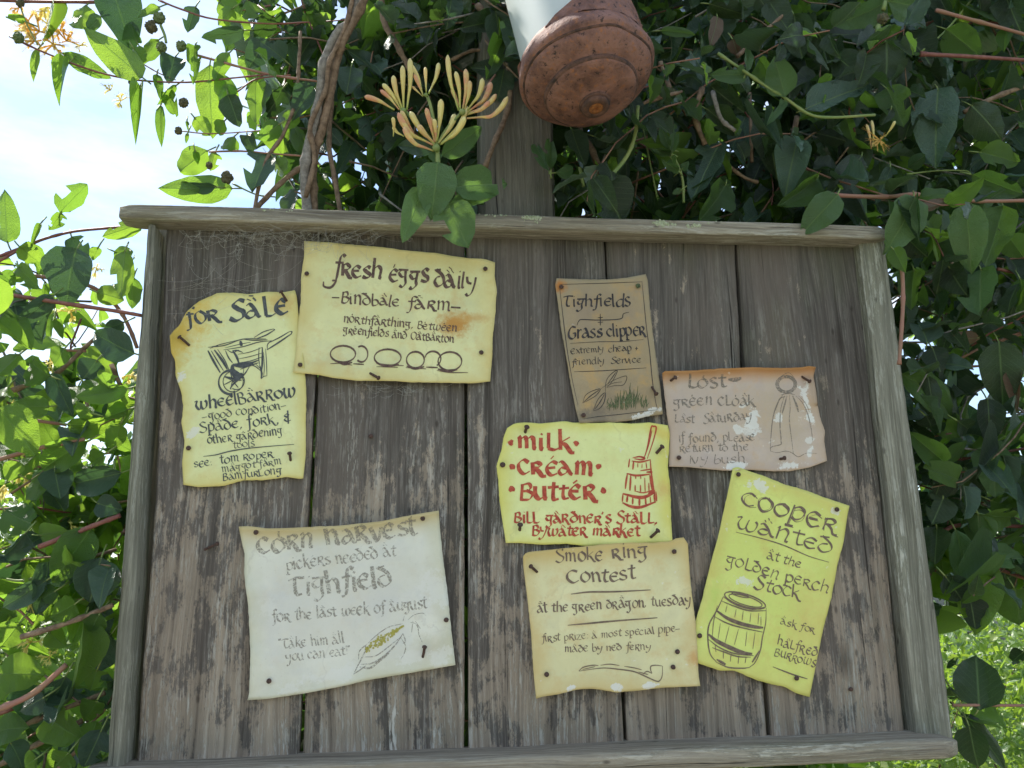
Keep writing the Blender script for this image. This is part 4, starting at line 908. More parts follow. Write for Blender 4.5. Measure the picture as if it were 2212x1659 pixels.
# ------------------------------------------------------------------ hanging lantern
def lantern():
    c0 = P(1266, 160, -0.13)
    # axis: tilted a little towards lower right, pointing down
    ax = (P(1292, 238, -0.13) - P(1268, 140, -0.13)).normalized()
    ax = Vector((0.15, -0.22, -1.0)).normalized()
    Rr = (P(1420, 150, -0.13) - P(1125, 150, -0.13)).length / 2 * 0.985
    t1 = ax.orthogonal().normalized(); t2 = ax.cross(t1)
    root = empty('hanging_lantern', c0 + ax * Rr * .45, 'hanging lantern with white glass body and round rusty metal base', 'lantern')
    m = NT('rusted_metal'); co = m.coord((1, 1, 1), rnd=False)
    n1 = m.noise(co, 26, 6, 0.65); n2 = m.noise(co, 130, 5, 0.7); n3 = m.noise(co, 13, 6, .7)
    c = m.mix(m.ramp(n1, [(0.36, 0.0), (0.62, 1.0)]), (0.125, 0.058, 0.045), (0.24, 0.11, 0.08))
    c = m.mix(m.math('MULTIPLY', m.ramp(n3, [(0.42, 0.0), (0.6, 1.0)]), .6), c, (0.33, 0.17, 0.13))
    c = m.mix(m.ramp(n2, [(0.55, 0.0), (0.70, .8)]), c, (0.38, 0.14, 0.045))
    c = m.mix(m.ramp(n2, [(0.34, 1.0), (0.42, 0.0)]), c, (0.035, 0.02, 0.018))
    c = m.mix(m.math('MULTIPLY', m.ramp(m.noise(m.coord((1, 1, 1), rnd=False, loc=(4, 2, 1)), 20, 7, .75), [(0.55, 0.0), (0.72, 1.0)]), .45), c, (0.10, 0.055, 0.042))
    m.base(c, 0.68, 0.4); m.bump(m.math('ADD', n2, m.math('MULTIPLY', n1, 1.6)), .9, .003); rust = m.m
    rim_m = simple('dark_rust', (0.04, 0.026, 0.022), (0.17, 0.085, 0.06), 90, .8, .6)
    def lathe(name, prof, mat, seg=72, par=root, dent=0.0):
        V = []; Fc = []
        for (r, h) in prof:
            for q in range(seg):
                an = 2 * math.pi * q / seg; rr = r * Rr * (1 + dent * noise.noise(Vector((math.cos(an) * 2, math.sin(an) * 2, h * 3))))
                V.append(c0 + ax * (h * Rr) + t1 * math.cos(an) * rr + t2 * math.sin(an) * rr)
        for j in range(len(prof) - 1):
            for q in range(seg):
                a = j * seg + q; b = j * seg + (q + 1) % seg; Fc.append((a, b, b + seg, a + seg))
        me = mesh(name, V, Fc); bm = bmesh.new(); bm.from_mesh(me); bmesh.ops.recalc_face_normals(bm, faces=bm.faces); bm.to_mesh(me); bm.free()
        return link(name, me, mat, par, smooth=True)
    lathe('base', [(0.90, -.27), (0.935, -.26), (0.95, -.20), (0.985, -.10), (1.0, -.02), (1.0, 0.02), (.985, .05), (.94, .075), (.93, .10), (.92, .13), (.90, .16), (.85, .21), (.76, .27), (.70, .30), (.675, .31), (.665, .34), (.655, .39), (.63, .42), (.52, .465), (.40, .50), (.28, .525), (.24, .535), (.215, .555), (.205, .59), (.19, .60)], rust, dent=0.03)
    lathe('rim', [(.945, .055), (.955, .075), (.948, .095), (.93, .10)], rim_m, par=root, dent=0.03)
    lathe('rim', [(.672, .318), (.685, .335), (.680, .375), (.655, .392)], rim_m, par=root, dent=0.03)
    lathe('rim', [(.212, .552), (.228, .57), (.224, .59), (.205, .60)], rim_m, par=root)
    lathe('knob', [(.19, .58), (.205, .62), (.195, .655), (.165, .67), (.12, .675), (.10, .66), (.09, .63), (0.085, .58), (.03, .57), (.0, .57)], rim_m)
    org = simple('orange_rust', (0.16, 0.06, 0.025), (0.38, 0.15, 0.05), 300, .85, .8)
    lathe('plug', [(.105, .655), (.10, .668), (.05, .672), (.035, .665), (.03, .63), (0, .63)], org)
    # glass body, translucent white
    g_ = NT('frosted_glass'); g_.base((0.80, 0.84, 0.80), 0.35, 0.5)
    tr = g_.n('BsdfTranslucent'); tr.inputs['Color'].default_value = (0.8, 0.86, 0.82, 1); ms = g_.n('MixShader'); ms.inputs[0].default_value = .35
    g_.L(g_.b.outputs[0], ms.inputs[1]); g_.L(tr.outputs[0], ms.inputs[2]); g_.L(ms.outputs[0], g_.out.inputs[0])
    lathe('glass', [(.875, -.25), (.875, -.6), (.875, -1.2), (.88, -2.2), (.88, -2.8), (.80, -3.0), (.3, -3.05), (0, -3.05)], g_.m)
    # strap riveted to the rim, rising along the right side
    def strap(an0, half0):
        V = []; Fc = []; rows = [(-.22, .72), (-.32, .60), (-.44, .44), (-.58, .30), (-.76, .20), (-1.0, .145), (-1.6, .14), (-2.9, .14)]
        for (h, hw) in rows:
            for q in range(9):
                an = an0 + hw * 1.7 * (q / 8 - .5) * 2
                for rr in (.955, .93): V.append(c0 + ax * (h * Rr) + (t1 * math.cos(an) + t2 * math.sin(an)) * (rr + .01 * abs(h)) * Rr)
        for j in range(len(rows) - 1):
            for q in range(8):
                a = (j * 9 + q) * 2; b = a + 18; Fc.append((a, a + 2, b + 2, b)); Fc.append((a + 1, b + 1, b + 3, a + 3))
            a = j * 18; b = a + 18; Fc.append((a, b, b + 1, a + 1)); a += 16; b += 16; Fc.append((a, a + 1, b + 1, b))
        link('strap', mesh('strap', V, Fc), rust, root, smooth=False)
    tgt = P(1345, 30, -0.2) - c0; tgt.normalize(); an = math.atan2(tgt.dot(t2), tgt.dot(t1))
    strap(an, .3); strap(an + math.pi, .3)
    topc = c0 - ax * (3.05 * Rr)
    lathe('cap', [(.98, -2.8), (1.0, -2.9), (.95, -3.02), (.5, -3.2), (.2, -3.3), (.08, -3.4), (0, -3.4)], rust)
    V, Fc = tube_vf(catmull([topc - ax * .03, topc + Vector((0.04, 0, .06)), topc + Vector((.0, 0, .12)), topc + Vector((-.03, 0, .07)), topc - ax * .03], 6), .003, 8)
    link('handle', mesh('handle', V, Fc), rim_m, root, smooth=True)
    # bracket on the post carrying it
    px = P(1120, 450, .03).x
    tp = topc + Vector((0, 0, .118))
    V, Fc = tube_vf(catmull([Vector((px, .04, tp.z + .02)), Vector(((px + tp.x) / 2, -.04, tp.z + .05)), tp + Vector((0, 0, .006)), tp + Vector((.012, -.02, .02))], 8), .006, 8)
    br = link('iron_bracket', mesh('iron_bracket', V, Fc), rim_m); tag(br, 'iron bracket on the post that carries the hanging lantern', 'bracket')
lantern()

# ------------------------------------------------------------------ leaves
def leaf_template(seed, rows=10, fold=0.25, droop=0.2, wave=0.05, bites=(), tip=0.12, twist=0.0, wpos=0.75, curl=0.0, cols=5):
    """unit leaf: base at origin, tip at +Y, blade in XY with +Z as its upper face; half width 0.5"""
    V = []; UV = []; Fc = []
    xs = [-1 + 2 * k / (cols - 1) for k in range(cols)]
    for j in range(rows + 1):
        t = j / rows
        w = 0.5 * (math.sin(math.pi * t ** wpos) ** 0.62) * (1 - 0.12 * t) * 1.08 if 0 < t < 1 else 0.012
        if t > .9: w *= .82
        for k, x in enumerate(xs):
            ex = w * x * (1 + 0.10 * noise.noise(Vector((seed, t * 5, x * 2))) if abs(x) == 1 else w / w)
            if abs(x) != 1: ex = w * x
            z = abs(ex) * fold - droop * t * t + wave * noise.noise(Vector((seed * 3.1, t * 4, x * 1.5))) * (abs(x) + .2)
            z += curl * (2 * abs(ex)) ** 2.2
            a = twist * t; xx = ex * math.cos(a) - z * math.sin(a) * .0; zz = z + ex * math.sin(a) + 0.035 * abs(x) * math.sin(t * 17 + seed)
            V.append((xx, t, zz)); UV.append((0.5 + 0.5 * x * (w / .5), t))
    for j in range(rows):
        for k in range(cols - 1):
            if (j, k) in bites: continue
            a = j * cols + k; Fc.append((a, a + 1, a + cols + 1, a + cols))
    return np.array(V), np.array(Fc), np.array(UV)
TPL = [leaf_template(i, fold=f, droop=d, wave=w, bites=b, twist=tw, wpos=wp, curl=c) for i, (f, d, w, b, tw, wp, c) in enumerate([
    (.3, .25, .10, (), 0, .78, 0), (.5, .4, .11, (), .25, .84, 0), (.2, .15, .14, (), -.3, .74, .25), (.6, .45, .09, (), .15, .88, -.25),
    (.3, .05, .10, ((4, 3), (5, 3), (3, 3)), 0, .75, 0), (.2, .4, .08, ((7, 0), (8, 0), (7, 1), (8, 1), (8, 2), (8, 3)), -.1, .7, .1),
    (.9, .5, .12, (), .5, .8, .4), (-.3, .25, .10, (), -.4, .72, 0), (.35, -.15, .06, (), .3, .68, 0), (.22, .22, .12, ((5, 0), (6, 0)), .15, .8, .1),
    (.35, .3, .13, ((2, 0), (3, 0), (6, 3), (7, 3), (7, 2)), .1, .76, .1), (.7, .6, .14, (), .8, .8, .5), (.25, .3, .16, ((9, 0), (9, 1), (9, 2), (9, 3), (8, 3), (8, 2), (4, 0)), -.3, .74, .15)])]
SMALL = [leaf_template(20 + i, rows=4, cols=3, fold=.3, droop=.25 * (i - 1), wave=.08) for i in range(3)]
LM = {}
def leaf_mesh(ti, W, mat):
    """shared mesh; width ratio quantised"""
    W = round(W * 10) / 10; key = (ti, W, mat)
    if key not in LM:
        V, Fc, UV = TPL[ti]; V = V * np.array([W, 1, 1 if W > .4 else .6])
        me = mesh('leaf', V.tolist(), [tuple(f) for f in Fc.tolist()], UV.tolist())
        me.materials.append(M[mat]); me.polygons.foreach_set('use_smooth', [True] * len(me.polygons)); LM[key] = me
    return LM[key]

class Leaf:
    __slots__ = ('p', 'm', 'ti', 'w', 'mat', 'vine', 'score', 'keep')
def frame(y_axis, normal):
    y = y_axis.normalized(); z = (normal - y * normal.dot(y))
    if z.length < 1e-4: z = y.orthogonal()
    z.normalize(); x = y.cross(z); return x, y, z
LEAVES = []
def add_leaf(base, tipv, length, ratio, normal, ti, mat, vine, keep=False):
    x, y, z = frame(tipv, normal)
    m = Matrix(((x.x, y.x, z.x), (x.y, y.y, z.y), (x.z, y.z, z.z))) * 1.0
    L = Leaf(); L.p = base; L.m = m.to_4x4(); L.m = Matrix.Translation(base) @ L.m @ Matrix.Diagonal((length, length, length, 1))
    L.ti = ti; L.w = ratio; L.mat = mat; L.vine = vine; L.keep = keep; L.score = 0; LEAVES.append(L)
STEMS = []      # (path, radius fn, material, vine, keep)
def leaf_px(crop, b, t, w, y, mat, vine, ti=None, roll=0.0, tilt=0.0, dy=0.0):
    """a leaf seen in the photo: base and tip, width, all in crop pixels; y = its depth, dy = tip nearer/farther"""
    pb = P(*cv(crop, b), y); pt = P(*cv(crop, t), y + dy); L_ = (pt - pb).length
    wd = w * cs(crop) * ((P(700, 500, y) - P(701, 500, y)).length)
    view = (CAM - pb).normalized(); ax = (pt - pb).normalized(); side = ax.cross(view).normalized()
    n_ = (view * math.cos(roll) + side * math.sin(roll)).normalized()
    if tilt: n_ = -n_
    add_leaf(pb, pt - pb, L_, max(.2, wd / L_ * 1.05), n_, random.choice([0, 1, 2, 3, 7, 8, 9, 4, 10, 12]) if ti is None else ti, mat, vine, True)
    # short leaf stalk into the plant
    q = pb - ax * 0.012 + Vector((0, .010, 0.004)); STEMS.append(([pb + ax * .003, pb.lerp(q, .5), q], lambda t: .0011, 'stem_green', vine, False))

LF = []
def T(crop, vine, y, mat, items):
    for it in items:
        b, t, w = it[:3]; o = dict(it[3]) if len(it) > 3 else {}
        yy = o.pop('y', y) + random.uniform(-.012, .012); mt = o.pop('m', mat)
        leaf_px(crop, b, t, w, yy, mt, vine, roll=o.get('r', random.uniform(-.45, .45)), tilt=o.get('u', 0), ti=o.get('ti'), dy=o.get('dy', random.uniform(-.02, .02)))
U = {'u': 1}
T('1', 'up', .03, 'leaf', [((900,490),(560,210),200,{'r':.1,'ti':0,'u':1}),((1325,405),(1338,862),200,{'r':.1,'ti':8,'u':1}),((700,-90),(825,250),260,{'m':'leaf_teal','ti':1}),((330,-20),(300,262),90,{'ti':6}),((242,300),(190,470),50,{'ti':3}),
    ((400,340),(675,470),90),((440,390),(350,612),60,{'ti':6}),((155,135),(30,95),56),((545,30),(478,215),140,{'u':1}),((885,540),(850,850),70,{'ti':6}),((990,470),(1010,642),60),((1115,535),(1015,660),60,{'ti':3}),((1015,660),(1005,882),52,{'ti':3}),((1055,590),(1112,730),80),
    ((1440,600),(1525,812),140,{'m':'leaf_shaded'}),((1620,505),(1608,800),100,{'u':1}),((1785,560),(1690,752),100,{'m':'leaf_shaded'}),((1545,190),(1268,250),110,{'m':'leaf_teal'}),((1235,40),(1185,205),100,{'m':'leaf_teal'}),((1000,250),(880,385),130),((1105,360),(1065,505),150,{'m':'leaf_teal'}),
    ((1230,290),(1220,500),80),((1010,40),(880,135),80,{'u':1}),((1315,950),(1108,1100),170,{'u':1,'ti':0}),((1470,1190),(1020,1200),180,{'u':1,'ti':0}),((1365,1180),(1095,1160),90,{'m':'leaf_teal'}),((1700,970),(1590,1210),190,{'m':'leaf_teal'}),((1225,740),(1335,862),100,{'u':1}),((1560,850),(1600,965),90,{'ti':5,'m':'leaf_shaded'}),
    ((1985,560),(1850,700),150,{'m':'leaf_teal'}),((380,1345),(552,1162),150,{'u':1,'ti':4}),((45,1535),(30,1200),120,{'u':1,'ti':4}),((385,1345),(320,1455),90),((905,1412),(640,1500),110,{'u':1,'ti':9}),((450,1500),(545,1670),130,{'m':'leaf_teal'}),((255,1410),(195,1560),36),
    ((1500,560),(1380,640),120,{'u':1}),((1340,480),(1500,600),120,{'u':1}),((1690,250),(1560,430),150,{'m':'leaf_teal'}),((1800,380),(1650,250),140,{'m':'leaf_teal'}),((1470,50),(1380,160),100,{'u':1}),((1450,330),(1340,520),90,{'u':1}),((1720,100),(1620,250),120,{'m':'leaf_shaded'}),((1380,0),(1500,130),150,{'u':1}),((1560,0),(1640,140),150,{'u':1}),
    ((1480,860),(1410,960),100,{'u':1}),((1770,780),(1640,880),110,{'u':1}),((1730,1000),(1820,1120),120,{'u':1}),((1860,700),(1800,820),110,{'u':1}),((1360,960),(1330,1080),80,{'u':1,'ti':4}),((620,1560),(590,1650),70,{'u':1}),((720,1590),(860,1640),110,{'u':1,'ti':5}),((120,1560),(260,1660),120),((1230,950),(1260,1030),50),((1180,765),(1190,820),26),((1185,840),(1175,905),28),
    ((640,100),(560,200),90,{'m':'leaf_fresh','u':1}),((860,260),(820,150),110,{'u':1}),((840,300),(930,420),90,{'u':1}),((1420,760),(1360,860),90,{'u':1}),((1680,780),(1760,960),120)])
T('4', 'left', .0, 'leaf', [((510,-10),(405,335),260,{'m':'leaf_teal','ti':1}),((350,300),(140,510),140,{'m':'leaf_teal','ti':3}),((895,690),(580,548),190,{'m':'leaf_teal','ti':0}),((645,730),(555,860),150,{'m':'leaf_teal'}),((335,840),(175,740),170,{'m':'leaf','ti':2}),((350,820),(455,1085),100,{'m':'leaf_teal'}),
    ((325,1040),(88,1035),130,{'u':1}),((850,920),(505,1005),110,{'u':1,'ti':3}),((545,870),(670,960),110,{'u':1}),((830,0),(800,335),130,{'u':1,'ti':9}),((885,180),(865,375),100,{'u':1}),((445,1160),(795,1180),140,{'m':'leaf','ti':5}),((580,1270),(210,1480),180,{'m':'leaf','ti':1}),((-10,1050),(240,1335),230,{'m':'leaf','ti':0,'y':-.03}),
    ((805,1480),(445,1565),180,{'m':'leaf_teal','ti':2}),((800,1150),(760,1320),120),((850,1060),(690,1110),110),((130,690),(-10,830),140,{'u':1}),((365,450),(405,585),64),((120,110),(260,260),120,{'m':'leaf'}),((0,400),(160,480),120,{'u':1}),((640,280),(820,330),120,{'u':1}),((700,640),(600,880),190,{'u':1,'y':.05}),((520,900),(480,1080),120,{'u':1,'y':.05}),
    ((300,920),(330,1060),140,{'u':1,'y':.05}),((200,1250),(330,1180),120,{'u':1,'y':.06}),((700,1350),(560,1440),120,{'m':'leaf'}),((0,150),(100,230),110,{'m':'leaf'}),((820,480),(700,540),100,{'m':'leaf_teal'}),((430,650),(370,760),120,{'u':1}),((60,900),(0,1010),100,{'u':1}),((360,1450),(400,1659),170,{'m':'leaf_teal'}),((130,1500),(20,1400),120,{'u':1}),((620,1090),(480,1020),110,{'u':1})])
T('5', 'left', .0, 'leaf', [((160,200),(-5,420),120,{'m':'leaf_teal'}),((565,175),(320,520),190,{'m':'leaf','ti':0}),((625,355),(555,645),220,{'m':'leaf_teal','ti':2}),((-10,1080),(270,1060),200,{'m':'leaf','ti':0}),((520,750),(480,1190),130,{'m':'leaf','ti':6}),((690,830),(515,1095),180,{'m':'leaf_teal'}),((285,500),(0,680),100,{'m':'leaf_teal'}),
    ((405,1090),(285,1335),150,{'m':'leaf_teal'}),((300,1350),(490,1490),190,{'m':'leaf'}),((-10,1430),(140,1400),160,{'m':'leaf'}),((20,60),(230,180),170,{'u':1}),((600,1240),(520,1410),110,{'m':'leaf'}),((280,1220),(105,1310),130,{'m':'leaf_teal'}),((630,1420),(520,1660),150,{'m':'leaf_teal'}),((240,220),(440,180),130,{'u':1}),((600,20),(730,60),130,{'m':'leaf_teal'}),
    ((350,560),(250,620),110,{'u':1}),((120,760),(20,900),130,{'m':'leaf'}),((300,820),(390,900),110,{'u':1,'y':.05}),((60,1180),(10,1240),130,{'u':1,'y':.05}),((230,1600),(130,1650),110,{'u':1}),((430,1560),(340,1659),130,{'m':'leaf'}),((620,700),(540,820),130,{'m':'leaf'}),((60,1500),(160,1659),130,{'m':'leaf_teal'}),((470,640),(330,730),150,{'m':'leaf'}),((600,1050),(560,1180),110,{'u':1})])
T('3', 'right', .03, 'leaf_shaded', [((1400,10),(1135,160),190,{'m':'leaf_fresh','ti':0,'y':-.03}),((1405,5),(1700,60),200,{'m':'leaf_fresh','ti':0,'y':-.03}),((800,575),(735,352),180,{'m':'leaf_fresh','ti':8,'y':-.04}),((572,440),(355,445),105,{'m':'leaf_fresh','y':-.04}),((570,430),(592,238),40,{'m':'leaf_fresh','y':-.04}),((800,592),(690,742),54,{'m':'leaf_fresh','y':-.04}),
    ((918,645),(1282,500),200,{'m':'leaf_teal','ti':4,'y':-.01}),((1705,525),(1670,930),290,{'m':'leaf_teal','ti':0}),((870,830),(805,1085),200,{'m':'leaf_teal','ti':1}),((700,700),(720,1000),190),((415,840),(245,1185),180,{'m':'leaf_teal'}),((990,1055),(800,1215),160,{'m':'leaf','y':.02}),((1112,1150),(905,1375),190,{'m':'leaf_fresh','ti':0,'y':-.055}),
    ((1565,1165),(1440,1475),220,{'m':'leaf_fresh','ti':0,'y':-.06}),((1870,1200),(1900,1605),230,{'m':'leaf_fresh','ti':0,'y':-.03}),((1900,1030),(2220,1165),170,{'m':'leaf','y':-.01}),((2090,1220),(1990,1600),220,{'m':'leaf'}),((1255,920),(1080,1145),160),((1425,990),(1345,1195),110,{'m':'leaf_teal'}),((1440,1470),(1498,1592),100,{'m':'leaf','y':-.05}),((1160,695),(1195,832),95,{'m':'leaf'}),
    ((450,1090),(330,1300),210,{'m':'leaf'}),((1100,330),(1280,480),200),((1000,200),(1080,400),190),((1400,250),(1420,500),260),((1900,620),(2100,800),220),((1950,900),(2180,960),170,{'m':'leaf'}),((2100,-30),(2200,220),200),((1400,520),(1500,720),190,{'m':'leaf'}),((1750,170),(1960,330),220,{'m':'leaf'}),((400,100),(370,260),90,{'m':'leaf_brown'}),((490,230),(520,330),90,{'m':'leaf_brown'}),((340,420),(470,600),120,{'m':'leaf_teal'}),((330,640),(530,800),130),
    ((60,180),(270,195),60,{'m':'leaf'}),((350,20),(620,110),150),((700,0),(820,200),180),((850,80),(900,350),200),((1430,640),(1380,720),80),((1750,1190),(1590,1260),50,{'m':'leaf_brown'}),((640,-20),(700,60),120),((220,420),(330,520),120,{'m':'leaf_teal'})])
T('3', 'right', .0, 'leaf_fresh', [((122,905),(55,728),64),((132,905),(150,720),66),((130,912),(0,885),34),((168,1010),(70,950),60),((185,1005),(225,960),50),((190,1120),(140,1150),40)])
T('6', 'right', .02, 'leaf_shaded', [((1095,265),(1080,545),250,{'m':'leaf_fresh','ti':4,'y':0.0}),((770,715),(720,520),190,{'m':'leaf_teal','ti':5}),((620,900),(1040,1140),220,{'ti':3,'m':'leaf'}),((1200,700),(1230,1085),260,{'m':'leaf_shaded','ti':0}),((870,1430),(690,1280),140,{'m':'leaf'}),((880,1430),(1020,1310),110,{'m':'leaf'}),((1150,1335),(1185,1625),220,{'m':'leaf_fresh'}),((1380,1500),(1240,1680),190,{'m':'leaf'}),
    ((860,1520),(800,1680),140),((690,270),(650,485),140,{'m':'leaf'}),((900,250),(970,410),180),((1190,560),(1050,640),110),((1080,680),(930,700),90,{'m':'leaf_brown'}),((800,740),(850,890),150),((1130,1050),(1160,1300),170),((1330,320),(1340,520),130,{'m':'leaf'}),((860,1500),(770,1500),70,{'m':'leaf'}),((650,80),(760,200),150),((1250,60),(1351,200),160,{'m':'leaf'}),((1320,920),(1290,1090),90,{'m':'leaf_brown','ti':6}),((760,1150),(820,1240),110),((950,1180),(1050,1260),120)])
T('7', 'right', .02, 'leaf', [((890,-20),(820,150),170,{'m':'leaf_shaded'}),((1105,85),(1115,305),190,{'m':'leaf_fresh'}),((965,185),(1062,565),140,{'m':'leaf_fresh','ti':3}),((1115,375),(1095,805),270,{'m':'leaf','ti':0}),((1140,380),(1400,340),160,{'m':'leaf_fresh'}),((1330,545),(1400,800),200,{'m':'leaf'}),((1110,1300),(1090,950),260,{'m':'leaf_shaded','ti':2,'y':-.02}),((1000,1320),(1340,1680),120,{'m':'leaf_shaded','ti':3}),((1030,1350),(1320,1370),130,{'m':'leaf'}),
    ((900,470),(1005,620),160,{'m':'leaf_shaded'}),((850,170),(835,385),160,{'m':'leaf_shaded'}),((1130,90),(1387,130),150,{'m':'leaf'}),((1180,0),(1330,60),150,{'m':'leaf'}),((960,60),(830,40),130,{'m':'leaf_shaded'}),((1387,940),(1290,1010),90,{'m':'leaf_shaded'}),((960,1020),(920,1000),90,{'m':'leaf_shaded'}),((1050,1400),(1090,1659),180,{'m':'leaf_shaded'}),((1050,600),(1090,800),170,{'m':'leaf_shaded'}),((930,1160),(960,1260),120,{'m':'leaf_shaded'})])
T('2', 'over', .03, 'leaf_shaded', [((165,425),(140,612),180,{'m':'leaf_teal','ti':8}),((800,-40),(785,160),170,{'m':'leaf_teal','y':.0}),((1560,820),(1635,1070),160,{'m':'leaf_shaded'}),((1740,1130),(1880,1405),300,{'m':'leaf_shaded','ti':4,'y':-.03}),((1130,462),(930,410),130),((1145,470),(1235,485),100,{'m':'leaf_teal'}),((1420,1085),(1298,868),64,{'m':'leaf_fresh','y':-.02}),((1430,1075),(1418,838),72,{'m':'leaf_fresh','y':-.02}),((1465,1090),(1605,1085),84,{'m':'leaf_fresh','y':-.02}),
    ((2180,940),(2120,790),80,{'m':'leaf_fresh','y':0}),((2195,950),(2050,945),44,{'m':'leaf_fresh','y':0}),((2190,1000),(2212,1080),90,{'m':'leaf_fresh','y':0}),((1700,860),(1830,920),110),((1520,1160),(1480,1290),110),((1330,700),(1470,760),110)])

